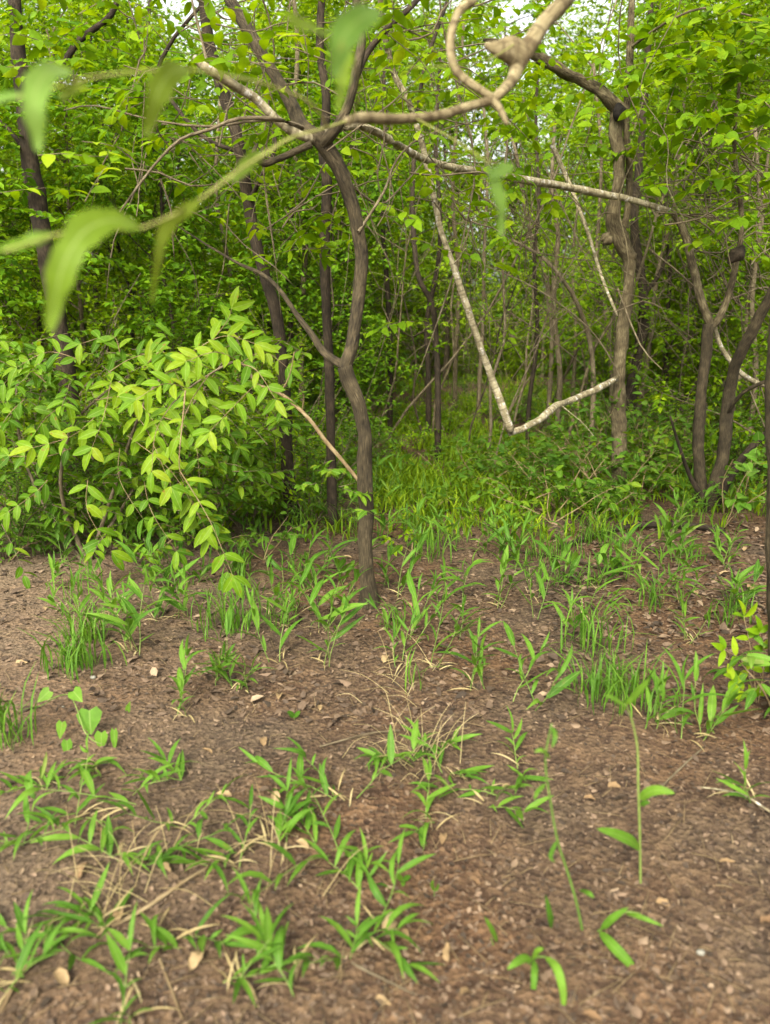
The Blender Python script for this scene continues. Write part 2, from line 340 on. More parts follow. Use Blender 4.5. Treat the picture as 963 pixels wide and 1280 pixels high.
# ------------------------------------------------------------------ ground
def ground():
    ys = [-40, -20, -8, -3, -1, 0]; y = 0.6; st = .035
    while y < 900: ys.append(y); st *= 1.0 if y < 5 else 1.06; y += st
    xs = [0.0]; st = .04
    while xs[-1] < 900: st *= 1.0 if xs[-1] < 2.6 else 1.12; xs.append(xs[-1] + st)
    xs = [-x for x in xs[:0:-1]] + xs
    X, Y = np.meshgrid(np.array(xs), np.array(ys))
    Z = 0.020 * np.sin(1.3 * X + 0.4) * np.cos(0.9 * Y) + 0.012 * np.sin(3.1 * X + 2.0 * Y) + 0.008 * np.sin(5.7 * Y - 3.3 * X + 1)
    Z += 0.05 * np.sin(0.35 * X + 1.0) * np.sin(0.28 * Y) + 0.10 * np.clip((Y - 6) / 10.0, 0, 1)
    nr = NP.normal(0, 1, Z.shape)
    fade = ((Y < 7) & (Y > .3) & (np.abs(X) < 4))
    Z += np.where(fade, nr * .0035, 0)
    h, w = X.shape
    v = np.stack([X.ravel(), Y.ravel(), Z.ravel()], 1)
    i = (np.arange(h - 1)[:, None] * w + np.arange(w - 1)[None, :]).ravel()
    f = np.stack([i, i + 1, i + w + 1, i + w], 1).astype(np.int32)
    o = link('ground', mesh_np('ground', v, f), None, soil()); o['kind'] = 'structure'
ground()

# leaf litter and crumbs lying on the soil
def litter(n, ymin, ymax, smin, smax, name, mat, seed, asp=(.3, .75), tilt=.35):
    r = np.random.default_rng(seed)
    y = ymin * (ymax / ymin) ** r.random(n); x = (r.random(n) * 2 - 1) * (y * .62 + .5)
    L_ = Leaves()
    ang = r.random(n) * 6.283; s = smin + (smax - smin) * r.random(n) ** 2.2 * (0.6 + 0.4 * y / ymax)
    for k in range(n):
        a = ang[k]; t1, t2 = r.normal(0, tilt), r.normal(0, tilt)
        d = (math.cos(a), math.sin(a), t1 * .6); nn = (t1 * math.cos(a) + t2 * math.sin(a), t2, 1 if r.random() < .5 else -1)
        L_.add((x[k], y[k], hgt(x[k], y[k]) + .003 + s[k] * abs(t1) * .25), d, nn, s[k], s[k] * (asp[0] + (asp[1] - asp[0]) * r.random()))
    o = L_.stuff(name, T_MID, mat); return o
o = litter(52000, 1.1, 9.0, .006, .030, 'leaf_litter', M['litter'], 1)
o['label'] = 'brown leaf litter and bark crumbs strewn over the forest floor'; o['category'] = 'leaf litter'
o = litter(5000, 2.6, 7.5, .03, .07, 'leaf_litter', M['litter'], 2)
o['label'] = 'larger curled dead leaves scattered under the trees'; o['category'] = 'leaf litter'
r_ = random.Random(6); Lp = Leaves()
for k in range(800):
    q = G(r_.uniform(690, 975), r_.uniform(655, 800)); a = r_.random() * 6.28; t1 = r_.gauss(0, .3)
    Lp.add((q.x, q.y, q.z + .008), (math.cos(a), math.sin(a), t1 * .5), (t1, r_.gauss(0, .3), 1), r_.uniform(.02, .06), r_.uniform(.012, .028))
o = Lp.stuff('leaf_litter', T_OVATE, M['litter']); o['label'] = 'pale dry leaves piled on the ground at the right under the clump tree'; o['category'] = 'leaf litter'
o = litter(2600, 1.1, 4.2, .014, .045, 'leaf_litter', M['litter'], 7, (.35, .8), .22)
o['label'] = 'matted brown dead leaves pressed into the soil of the foreground'; o['category'] = 'leaf litter'
# needle thin debris
T = Tubes()
for k in range(1500):
    y = 1.1 * (7.5 / 1.1) ** RNG.random(); x = (RNG.random() * 2 - 1) * (y * .6 + .4); a = RNG.random() * 3.14; l = RNG.uniform(.02, .12)
    p = V(x, y, hgt(x, y) + .006); d = V(math.cos(a), math.sin(a), RNG.uniform(-.05, .15)) * l
    T.tube([p, p + d * .5 + V(0, 0, .003), p + d], [RNG.uniform(.0006, .0016)] * 3, 3, 1)
o = T.build('twig_litter', M['twig_tan']); o['kind'] = 'stuff'; o['label'] = 'thin broken twigs and straw littering the soil'; o['category'] = 'twig litter'

# low ground grass that covers the floor further back
def ground_grass():
    r = np.random.default_rng(9); L_ = Leaves()
    def dens(x, y):
        px, py = proj(V(x, y, 0))
        d = 0.0
        if y > 4.6: d = min(1, ((y - 4.6) / 1.6) ** 1.2)
        if px < 420 and py > 560: d *= .7
        if px > 800: d *= .7
        return d * max(.12, min(1, .55 + .9 * math.sin(x * 2.1 + 1 + math.sin(y)) * math.sin(y * 1.3 + x * .7) + .35 * math.sin(x * 5.3 + y * 2.1)))
    n = 0
    while n < 52000:
        y = 4.8 * (26 / 4.8) ** r.random(); x = (r.random() * 2 - 1) * (y * .6 + .5)
        if r.random() > dens(x, y): continue
        # a small tuft
        for k in range(5):
            a = r.random() * 6.283; ln = r.uniform(.07, .22); lean = r.uniform(.2, 1.1)
            d = (math.cos(a) * lean, math.sin(a) * lean, 1)
            L_.add((x + r.normal(0, .03), y + r.normal(0, .03), hgt(x, y)), d, (-math.cos(a), -math.sin(a), lean), ln, r.uniform(.008, .018)); n += 1
    o = L_.stuff('ground_grass', T_BLADE[1], M['ground_grass']); o['label'] = 'low green grass carpeting the forest floor between the trees'; o['category'] = 'grass'
    # broadleaf ground cover
    L_ = Leaves(); n = 0
    while n < 16000:
        y = 5.2 * (20 / 5.2) ** r.random(); x = (r.random() * 2 - 1) * (y * .6 + .5)
        if r.random() > dens(x + 3, y): continue
        z = hgt(x, y) + r.uniform(.03, .25)
        for k in range(6):
            a = r.random() * 6.283
            L_.add((x + r.normal(0, .04), y + r.normal(0, .04), z + r.uniform(-.04, .04)), (math.cos(a), math.sin(a), r.uniform(-.4, .3)), (r.normal(0, .3), r.normal(0, .3), 1), r.uniform(.03, .07), r.uniform(.022, .040)); n += 1
    o = L_.stuff('ground_cover', T_FAR, M['bush_leaf']); o['label'] = 'small leafy seedlings mixed through the grass under the trees'; o['category'] = 'ground cover'
ground_grass()

# ------------------------------------------------------------------ generic growing things
def rv(r, s=1.0): return V(r.gauss(0, s), r.gauss(0, s), r.gauss(0, s))
def twig(T, L_, p, d, ln, nleaf, ll, lw, r, rad=.003, droop=.35, seg=3):
    d = d.normalized(); pts = [p]
    q = p.copy(); dd = d.copy()
    for k in range(3):
        dd = (dd + V(0, 0, -droop * .3) + rv(r, .12)).normalized(); q = q + dd * ln / 3; pts.append(q.copy())
    if T is not None: T.tube(pts, [rad, rad * .8, rad * .6, rad * .3], seg, 1)
    for k in range(nleaf):
        t = (k + .6) / nleaf * 3; i = min(2, int(t)); a = pts[i].lerp(pts[i + 1], t - i)
        ax = (pts[i + 1] - pts[i]).normalized()
        s = ax.cross(V(0, 0, 1)); s = s.normalized() if s.length > .05 else V(1, 0, 0)
        s = s * (1 if k % 2 else -1)
        ld = (ax * .55 + s * .9 + V(0, 0, -droop * .8) + rv(r, .25)).normalized()
        nn = V(0, 0, 1) + rv(r, .45)
        L_.add(a, ld, nn, ll * r.uniform(.65, 1.2), lw * r.uniform(.75, 1.2))
    L_.add(pts[-1], dd + rv(r, .2), V(0, 0, 1) + rv(r, .3), ll, lw)
def grow(seed, H, r0, lo, spread, nl, ns, nt, nleaf, ll, lw, lean=.30, droop=.35, upk=.5):
    """upright tree: returns trunk, limbs, leaves (around the origin)"""
    r = random.Random(seed); T0, T1, L_ = Tubes(), Tubes(), Leaves()
    pts = [V(0, 0, -.1)]; n = 7; a = r.random() * 6.28; q = V(0, 0, -.1)
    for k in range(n):
        q = q + V(math.cos(a) * lean * r.uniform(-.4, 1.2), math.sin(a) * lean * r.uniform(-.4, 1.2), 1) * (H * .85 / n); pts.append(q.copy()); a += r.uniform(-.9, .9)
    rad = [r0 * (1 - .75 * k / n) for k in range(n + 1)]; rad[0] *= 1.25
    T0.tube(pts, rad, 8, 3, .12, r)
    for i in range(nl):
        t = lo + (1 - lo) * (i + r.random() * .8) / nl; t = min(t, .99); f = t * n; k = min(n - 1, int(f)); p = pts[k].lerp(pts[k + 1], f - k)
        az = i * 2.4 + r.uniform(-.5, .5); up = upk + .9 * t * r.random()
        d = V(math.cos(az), math.sin(az), up).normalized(); ln = spread * (1.1 - .6 * t) * r.uniform(.7, 1.2); rb = r0 * (.42 - .2 * t)
        lp = [p]; q = p.copy(); dd = d.copy()
        for s_ in range(4):
            dd = (dd + rv(r, .22) + V(0, 0, .05)).normalized(); q = q + dd * ln / 4; lp.append(q.copy())
        T1.tube(lp, [rb, rb * .8, rb * .6, rb * .42, rb * .2], 5, 2, .1, r)
        for j in range(ns):
            t2 = .2 + .8 * (j + r.random()) / ns; f2 = min(3.99, t2 * 4); k2 = int(f2); p2 = lp[k2].lerp(lp[k2 + 1], f2 - k2)
            d2 = ((lp[k2 + 1] - lp[k2]).normalized() * .6 + rv(r, .6) + V(0, 0, .15)).normalized(); l2 = ln * .42 * r.uniform(.6, 1.2)
            sp = [p2, p2 + d2 * l2 * .5 + rv(r, .04), p2 + d2 * l2 + rv(r, .06) + V(0, 0, -.05)]
            T1.tube(sp, [rb * .35, rb * .25, rb * .12], 4, 1)
            for m in range(nt):
                t3 = (m + r.random()) / nt; p3 = sp[0].lerp(sp[1], t3 * 2) if t3 < .5 else sp[1].lerp(sp[2], t3 * 2 - 1)
                twig(T1 if m % 2 == 0 else None, L_, p3, d2 * .7 + rv(r, .6), r.uniform(.25, .5) * (ll / .07) ** .5, nleaf, ll, lw, r, .003, droop)
    return T0, T1, L_
def shrub(seed, H, nst, nt, nleaf, ll, lw, spread=.5, droop=.3, r0=.012):
    r = random.Random(seed); T1, L_ = Tubes(), Leaves()
    for i in range(nst):
        az = i * 2.4 + r.random(); q = V(math.cos(az), math.sin(az), 0) * .04 + V(0, 0, -.03); dd = V(math.cos(az) * spread, math.sin(az) * spread, 1).normalized(); lp = [q.copy()]; h = H * r.uniform(.6, 1.1)
        for s_ in range(5):
            dd = (dd + rv(r, .16) + V(math.cos(az), math.sin(az), -.12) * .12 * spread).normalized(); q = q + dd * h / 5; lp.append(q.copy())
        T1.tube(lp, [r0 * (1 - .17 * k) for k in range(6)], 5, 2, .08, r)
        for j in range(nt):
            t = .15 + .85 * (j + r.random()) / nt; f = min(4.99, t * 5); k = int(f); p = lp[k].lerp(lp[k + 1], f - k)
            twig(T1, L_, p, (lp[k + 1] - lp[k]).normalized() * .5 + rv(r, .7), r.uniform(.16, .38) * (ll / .06) ** .4 * (H ** .3), nleaf, ll, lw, r, .0028, droop)
    return T1, L_

# ------------------------------------------------------------------ variants for the woods behind
TREES = []
for i, (H, r0, lo, sp, nl, ns, nt, nf, ll, lw, lm, bm) in enumerate([
    (7.0, .050, .14, 1.9, 17, 6, 5, 11, .095, .052, 'tree_leaf', 'bark_dark'),
    (6.0, .038, .10, 1.7, 17, 6, 5, 11, .085, .046, 'lime_leaf', 'twig'),
    (8.5, .062, .18, 2.2, 18, 6, 5, 11, .110, .060, 'tree_leaf', 'bark_brown'),
    (5.0, .030, .08, 1.5, 16, 6, 5, 11, .090, .050, 'deep_leaf', 'bark_dark'),
    (7.5, .045, .18, 2.0, 17, 6, 5, 11, .100, .056, 'lime_leaf', 'bark_grey'),
    (5.5, .034, .07, 1.6, 17, 6, 5, 11, .080, .044, 'tree_leaf', 'bark_grey')]):
    a, b, c = grow(100 + i, H, r0, lo, sp, nl, ns, nt, nf, ll, lw)
    ma, mb, mc = a.mesh('trunk'), b.mesh('limbs'), c.mesh('crown', T_FAR)
    ma.materials.append(M[bm]); mb.materials.append(M[bm]); mc.materials.append(M[lm])
    TREES.append((ma, mb, mc))
SHR = []
for i, (H, nst, nt, nf, ll, lw, spd, lm) in enumerate([
    (1.3, 9, 12, 11, .060, .030, .6, 'bush_leaf'), (1.8, 9, 15, 12, .070, .034, .5, 'tree_leaf'), (.9, 8, 10, 10, .055, .030, .8, 'lime_leaf'),
    (1.5, 8, 13, 11, .080, .045, .6, 'deep_leaf'), (2.3, 8, 18, 12, .065, .030, .35, 'tree_leaf'), (1.1, 8, 12, 12, .050, .024, .7, 'bush_leaf')]):
    b, c = shrub(200 + i, H, nst, nt, nf, ll, lw, spd)
    mb, mc = b.mesh('stems'), c.mesh('foliage', T_FAR); mb.materials.append(M['twig']); mc.materials.append(M[lm]); SHR.append((mb, mc))
TWORD = ['dark-stemmed', 'light-leaved', 'tall brown-stemmed', 'short deep-green', 'tall lime-leaved', 'bushy grey-stemmed']
SWORD = ['leafy', 'tall loose', 'low lime-green', 'broad-leaved dark', 'tall slender', 'small-leaved']
TH_ = [7.0, 6.0, 8.5, 5.0, 7.5, 5.5]
def put_tree(i, x, y, s, rz):
    s = min(s, (.38 * y + 2.3) / (TH_[i] + .6))
    t = thing('background_tree', V(x, y, hgt(x, y)), TWORD[i] + ' tree', 'tree', 'trees of the woods behind', zone='wood')
    t.rotation_euler = (0, 0, rz); t.scale = (s, s, s)
    for nm, me in zip(('trunk', 'limbs', 'crown'), TREES[i]):
        c = link(nm, me, t)
        if nm != 'trunk': c['kind'] = 'stuff'
def put_shrub(i, x, y, s, rz, nm='shrub'):
    t = thing(nm, V(x, y, hgt(x, y)), SWORD[i] + ' shrub', 'shrub', 'shrubs under the trees', zone='wood')
    t.rotation_euler = (0, 0, rz); t.scale = (s, s, s)
    for n_, me in zip(('stems', 'foliage'), SHR[i]):
        c = link(n_, me, t); c['kind'] = 'stuff'

r = random.Random(77); used = []
def far_enough(x, y, d):
    for (a, b) in used:
        if (a - x) ** 2 + (b - y) ** 2 < d * d: return False
    used.append((x, y)); return True
k = 0; tries = 0
while k < 92 and tries < 6000:
    tries += 1
    y = 8.5 * (34 / 8.5) ** (r.random() ** .9); x = (r.random() * 2 - 1) * (y * .56 + 1.2)
    px, _ = proj(V(x, y, 0))
    if y < 16 and 470 < px < 730: continue                 # the open grassy bay
    if y < 11 and 440 < px < 800: continue
    if not far_enough(x, y, .9): continue
    i = r.randrange(6)
    if px > 640: i = r.choice([1, 4, 4, 2, 5])
    put_tree(i, x, y, r.uniform(.8, 1.25), r.random() * 6.28); k += 1
# nearer trees whose crowns fill the top corners and sides
for (i, x, y, s) in [(3, -3.6, 6.6, 1.0), (0, -2.5, 8.0, .9), (5, -4.6, 8.2, 1.1), (1, 3.3, 7.4, .95), (4, 4.4, 8.0, .9), (1, 2.9, 9.0, .9), (0, -1.2, 9.0, .9), (3, -5.2, 7.4, 1.1), (5, 5.2, 7.0, 1.0), (3, -1.9, 7.2, .8), (5, -3.0, 7.6, .9), (0, -4.2, 9.4, 1), (3, -.6, 8.4, .8), (4, 3.4, 11.5, 1), (2, 1.3, 17, 1.1), (4, .1, 18.5, 1.1), (2, 2.9, 18, 1.1), (0, -.9, 17.5, 1.2), (4, 1.9, 21, 1.3), (2, .5, 22.5, 1.3), (0, 4.0, 20, 1.3), (4, -1.6, 21, 1.3), (1, 3.9, 9.5, 1)]:
    put_tree(i, x, y, s, r.random() * 6.28); used.append((x, y))
k = 0
while k < 120:                                          # the undergrowth closing the view between the far stems
    y = 12.5 * (30 / 12.5) ** r.random(); x = (r.random() * 2 - 1) * (y * .56 + .8)
    px, _ = proj(V(x, y, 0)); k += 1
    if y < 17 and 480 < px < 720: continue
    put_shrub(r.choice([1, 4, 1, 4, 0, 2, 2]), x, y, r.uniform(.9, 1.6), r.random() * 6.28)
k = 0; tries = 0
while k < 85 and tries < 4000:
    tries += 1
    y = 6.3 * (20 / 6.3) ** r.random(); x = (r.random() * 2 - 1) * (y * .56 + .8)
    px, _ = proj(V(x, y, 0))
    if y < 16 and 460 < px < 760: continue
    if y < 7.5 and px > 380 and px < 900: continue
    if not far_enough(x, y, .55): continue
    put_shrub(r.randrange(6), x, y, r.uniform(.7, 1.15), r.random() * 6.28); k += 1
# the far wood
Lf = Leaves(); rr = np.random.default_rng(4)
for c in range(1300):
    y = rr.uniform(30, 48); x = (rr.random() * 2 - 1) * (y * .62 + 3); z = rr.uniform(0, 1) ** 1.1 * 14; rad = rr.uniform(.6, 1.5)
    for k in range(60):
        v = rr.normal(0, 1, 3); v *= rad / (np.linalg.norm(v) + .01) * rr.random() ** .4
        a = rr.random() * 6.28
        Lf.add((x + v[0], y + v[1], max(.05, z + v[2] * .7)), (math.cos(a), math.sin(a), rr.uniform(-.8, .3)), (rr.normal(0, .5), rr.normal(0, .5), 1), rr.uniform(.15, .3), rr.uniform(.08, .16))
o = Lf.stuff('far_wood', T_FAR, M['lime_leaf']); o['label'] = 'pale green mass of leaves of the far wood'; o['category'] = 'wood'

# ------------------------------------------------------------------ hand placed trees of the photograph
def pp(lst): return [P(a, b, c) for (a, b, c) in lst]
def limb(T, lst, rad, seg=6, step=4, rough=.1): T.tube(pp(lst), rad, seg, step, rough)
THIN = {'leaning_tree': .78, 'slim_tree': .8, 'thick_tree': .85, 'clump_tree': .86, 'near_tree': .86, 'hanging_liana': .86, 'forked_tree': .82, 'hollow_tree': .80, 'charred_tree': .85}
def limb_part(root, lst, rad, mat, seg=8, name='limb', rough=.12, step=4, label=None):
    rad = [q * THIN.get(root.name, 1.0) for q in rad]
    T = Tubes(); T.tube(pp(lst), rad, seg, step, rough); o = T.build(name, M[mat], root, root.location)
    if label: o['label'] = label
    return o
def foliage_at(root, lst, n, nleaf, ll, lw, mat, r, tpl=T_OVATE, spread=.25, twl=.3, droop=.4, twigmat='twig', flat=1.0):
    """twigs with leaves round the given points"""
    T, L_ = Tubes(), Leaves()
    for (a, b, c) in lst:
        for k in range(n):
            p = P(a, b, c) + V(r.gauss(0, spread), r.gauss(0, spread), r.gauss(0, spread * flat))
            d = rv(r, 1); d.z = abs(d.z) * .3
            twig(T, L_, p, d, twl * r.uniform(.6, 1.2), nleaf, ll, lw, r, .0025, droop)
    for v_ in (L_,): v_.p = [(q[0] - root.location.x, q[1] - root.location.y, q[2] - root.location.z) for q in v_.p]
    o = T.build('twigs', M[twigmat], root, root.location); o['kind'] = 'stuff'
    return L_.stuff('foliage', tpl, M[mat], root)

# --- the main forked tree
b0 = G(461, 757); YB = b0.y
mt = thing('forked_tree', b0, '', 'tree', label='brown forked tree nearest the camera, its trunk rising bare from the grass at centre')
limb_part(mt, [(462, 768, YB), (460, 735, YB), (457, 690, YB), (458, 640, YB), (456, 590, YB), (456, 550, YB), (450, 510, YB), (438, 480, YB), (431, 458, YB)],
          [.085, .053, .045, .043, .046, .044, .043, .044, .041], 'bark_brown', 16, 'trunk', .14)
limb_part(mt, [(431, 462, YB), (440, 430, YB + .03), (446, 390, YB + .05), (451, 350, YB + .05), (451, 310, YB + .05), (443, 265, YB + .03), (430, 225, YB), (412, 190, YB - .03), (396, 168, YB - .05)],
          [.040, .041, .037, .036, .037, .039, .042, .044, .046], 'bark_brown', 12)
limb_part(mt, [(400, 175, YB - .05), (378, 158, YB), (362, 125, YB + .1), (338, 85, YB + .2), (312, 40, YB + .3), (280, -15, YB + .4), (240, -90, YB + .6)],
          [.044, .040, .036, .034, .033, .031, .025], 'bark_brown', 10)
limb_part(mt, [(405, 180, YB - .05), (420, 160, YB - .1), (436, 130, YB - .1), (445, 90, YB - .1), (452, 50, YB), (446, 0, YB), (440, -60, YB)],
          [.036, .030, .026, .024, .022, .020, .016], 'bark_brown', 8)
limb_part(mt, [(446, 95, YB - .1), (462, 62, YB), (490, 30, YB), (522, 0, YB + .1), (545, -40, YB + .2)], [.018, .018, .016, .015, .012], 'bark_dark', 8)
limb_part(mt, [(430, 458, YB), (405, 440, YB + .05), (388, 415, YB + .1), (370, 392, YB + .15), (352, 365, YB + .2), (330, 344, YB + .3), (300, 330, YB + .4), (262, 308, YB + .5), (215, 278, YB + .6)],
          [.026, .023, .019, .016, .014, .012, .009, .007, .003], 'bark_brown', 8, label='thin grey limb forking up and left from the trunk')
# pale limb reaching level across to the right-hand trunk
YR = 6.2
limb_part(mt, [(243, 72, YB - .3), (262, 88, YB - .3), (290, 105, YB - .25), (318, 122, YB - .2), (345, 148, YB - .15), (372, 168, YB - .1), (398, 172, YB - .02), (425, 160, YB + .2), (452, 158, YB + .35), (480, 170, YB + .55), (515, 192, YB + .8), (560, 208, YB + 1.1), (610, 216, YB + 1.4), (650, 224, YB + 1.6), (700, 232, YB + 1.9), (750, 242, YB + 2.2), (790, 250, YB + 2.25), (838, 264, YB + 2.2)],
          [.016, .021, .024, .024, .024, .024, .024, .024, .024, .025, .025, .025, .027, .030, .031, .031, .028, .026], 'bark_pale', 10, label='pale level limb crossing to the right-hand trunk')
limb_part(mt, [(390, 180, YB - .1), (345, 200, YB - .1), (330, 204, YB - .12), (318, 192, YB - .15), (322, 180, YB - .1)], [.020, .018, .022, .016, .006], 'bark_brown', 8)
for a, rad in (([(384, 162, YB), (350, 150, YB - .2), (300, 148, YB - .3), (262, 162, YB - .3), (225, 175, YB - .4), (190, 210, YB - .4), (150, 265, YB - .5)], .013),
               ([(372, 160, YB), (330, 150, YB - .1), (260, 158, YB), (190, 150, YB + .2), (120, 132, YB + .3), (80, 138, YB + .4)], .009),
               ([(410, 200, YB), (470, 255, YB + .3), (505, 230, YB + .5), (540, 190, YB + .8)], .009),
               ([(448, 290, YB), (480, 240, YB + .2), (496, 200, YB + .4), (530, 170, YB + .5), (600, 150, YB + .8)], .010),
               ([(262, 90, YB - .3), (250, 40, YB - .2), (240, 0, YB - .2), (236, -40, YB - .2)], .009),
               ([(398, 165, YB), (440, 220, YB + .1), (470, 290, YB + .1), (490, 340, YB + .2)], .004),
               ([(340, 148, YB - .1), (330, 220, YB), (345, 330, YB), (352, 400, YB + .1)], .004)):
    n = len(a); limb_part(mt, a, [rad * (1 - .6 * k / (n - 1)) for k in range(n)], 'twig', 5, 'branch', .08, 3)
# lower arching limb
limb_part(mt, [(448, 600, YB), (430, 578, YB - .03), (408, 552, YB - .06), (385, 522, YB - .1), (355, 495, YB - .1), (330, 484, YB - .1), (318, 482, YB - .1)],
          [.013, .011, .012, .011, .011, .010, .010], 'twig_tan', 8, label='bare tan limb arching low to the left')
limb_part(mt, [(320, 483, YB - .1), (312, 466, YB - .08), (295, 452, YB - .1), (262, 468, YB - .12), (236, 486, YB - .15), (215, 505, YB - .2)],
          [.009, .008, .008, .006, .005, .004], 'twig', 7)
limb_part(mt, [(350, 492, YB - .1), (362, 470, YB - .15), (368, 440, YB - .2)], [.006, .004, .003], 'twig_tan', 5, 'branch', .08, 3)
limb_part(mt, [(378, 512, YB - .1), (380, 495, YB - .15), (374, 486, YB - .2)], [.005, .004, .002], 'twig_tan', 5, 'branch', .08, 3)
limb_part(mt, [(232, 488, YB - .35), (228, 530, YB - .38), (224, 575, YB - .4), (226, 592, YB - .4)], [.005, .004, .003, .002], 'twig_tan', 5, 'branch', .08, 3)
rf = random.Random(31)
foliage_at(mt, [(425, 600, YB - .1), (415, 630, YB - .05), (405, 590, YB)], 3, 7, .06, .026, 'shrub_leaf', rf, spread=.06, twl=.16)
foliage_at(mt, [(330, 60, YB + .5), (400, 20, YB + .2), (470, 60, YB + .4), (500, 120, YB + .8), (540, 170, YB + 1.0), (600, 170, YB + 1.2), (640, 130, YB + 1), (250, 30, YB + .3), (180, 60, YB + .4), (150, 140, YB + .3)], 5, 7, .075, .034, 'tree_leaf', rf, spread=.25, twl=.35)

foliage_at(mt, [(200, 130, YB + .4), (290, 200, YB + .6), (360, 230, YB + .7), (340, 40, YB - .1), (420, 230, YB + .8), (480, 200, YB + .3), (430, 30, YB - .3), (560, 60, YB + .4), (380, 290, YB + .9), (240, 180, YB + .5), (130, 60, YB - .2), (60, 150, YB - .2), (20, 190, YB - .4), (590, 240, YB + .8), (500, 280, YB + .8), (300, 60, YB), (500, 30, YB + 1.2), (540, 50, YB + 1.4), (590, 30, YB + 1.5), (620, 90, YB + 1.6), (560, 110, YB + 1.4), (470, 90, YB + 1.2), (520, 90, YB + 1.8)], 4, 8, .09, .042, 'tree_leaf', rf, spread=.2, twl=.35)
ra = random.Random(21); T = Tubes()
for k in range(130):
    a0, b_0 = ra.uniform(130, 600), ra.uniform(-10, 280); yy = YB + ra.uniform(-.3, 1.2); ang = ra.gauss(.4, 1.0); ln = ra.uniform(40, 150); pts = []
    for j in range(4): pts.append(P(a0 + math.cos(ang) * ln * j / 3 + ra.gauss(0, 5), b_0 + math.sin(ang) * ln * j / 3 + ra.gauss(0, 6), yy + .04 * j))
    T.tube(pts, [ra.uniform(.0015, .0045)] * 3 + [.001], 4, 2)
o = T.build('wiry_twigs', M['twig'], mt, mt.location); o['kind'] = 'stuff'

# --- second trunk, left of the main one
def plain_tree(name, base, lst, rad, mat, label, seg=10, cat='tree', group=None, extra=(), crown=None, rough=.1):
    t = thing(name, base, '', cat, group, label=label)
    limb_part(t, lst, rad, mat, seg, 'trunk', rough)
    for (l2, rd, m2) in extra: limb_part(t, l2, rd, m2, 6, 'limb', .1, 3)
    if crown:
        for (pts_, n, nf, ll, lw, lm, sp) in crown: foliage_at(t, pts_, n, nf, ll, lw, lm, rf, spread=sp, tpl=T_MID if pts_[0][2] > 5 else T_OVATE)
    return t
g = G(366, 655); y = g.y
plain_tree('leaning_tree', g, [(368, 665, y), (362, 610, y), (358, 560, y), (357, 510, y), (354, 465, y), (347, 400, y), (338, 365, y), (324, 320, y), (311, 255, y), (302, 195, y - .1), (290, 150, y - .1), (272, 90, y), (260, 45, y), (254, -10, y), (246, -80, y)],
           [.072, .062, .058, .056, .052, .050, .048, .050, .048, .046, .048, .048, .046, .044, .035], 'bark_dark', 'dark slender tree leaning left just behind the forked tree, rising out of the bushes', 12,
           extra=[([(311, 255, y), (330, 215, y - .2), (345, 180, y - .2), (330, 120, y), (328, 60, y)], [.02, .018, .014, .012, .008], 'bark_dark'), ([(300, 190, y), (250, 168, y), (200, 100, y + .2), (210, 60, y + .2), (240, 20, y + .2), (270, -10, y + .2)], [.02, .018, .016, .016, .014, .010], 'bark_dark')],
           crown=[([(260, 60, y), (200, 40, y + .3), (300, 20, y + .3), (230, 110, y + .3), (210, -20, y), (330, 100, y + .6)], 7, 8, .08, .038, 'tree_leaf', .35)])
g = G(418, 662); y = g.y
plain_tree('slim_tree', g, [(420, 672, y), (416, 640, y), (414, 560, y), (412, 470, y), (408, 380, y), (406, 300, y), (409, 235, y), (405, 190, y), (408, 120, y), (400, 60, y), (404, -20, y)],
           [.050, .044, .040, .040, .039, .042, .042, .040, .034, .03, .025], 'bark_dark', 'straight dark slim tree partly hidden directly behind the left fork of the forked tree', 8,
           crown=[([(400, 40, y + .3), (440, 10, y + .3), (390, 100, y + .5)], 6, 8, .08, .038, 'tree_leaf', .35)])
# --- far left trunk
y = 6.1
plain_tree('thick_tree', V(P(90, 600, y).x, y, hgt(-2, y)), [(96, 640, y), (92, 560, y), (84, 470, y), (74, 405, y), (66, 360, y), (55, 300, y), (45, 240, y), (38, 205, y), (32, 150, y), (26, 90, y), (20, 30, y), (16, -60, y)],
           [.10, .088, .082, .078, .076, .080, .078, .070, .066, .06, .055, .045], 'bark_dark', 'thick dark trunk at the far left edge behind the yellow-green shrub', 12,
           extra=[([(30, 130, y), (75, 85, y), (100, 50, y), (140, 18, y), (150, -20, y)], [.03, .028, .024, .024, .02], 'bark_dark'), ([(38, 200, y), (10, 160, y), (-30, 130, y)], [.02, .018, .012], 'bark_dark')],
           crown=[([(40, 40, y), (90, 20, y), (20, 100, y - .3), (80, 90, y - .2), (120, 60, y), (10, 180, y - .5), (60, 200, y - .3), (100, 160, y + .2), (150, 110, y + .3), (20, 260, y - .5)], 8, 9, .085, .042, 'deep_leaf', .33)])

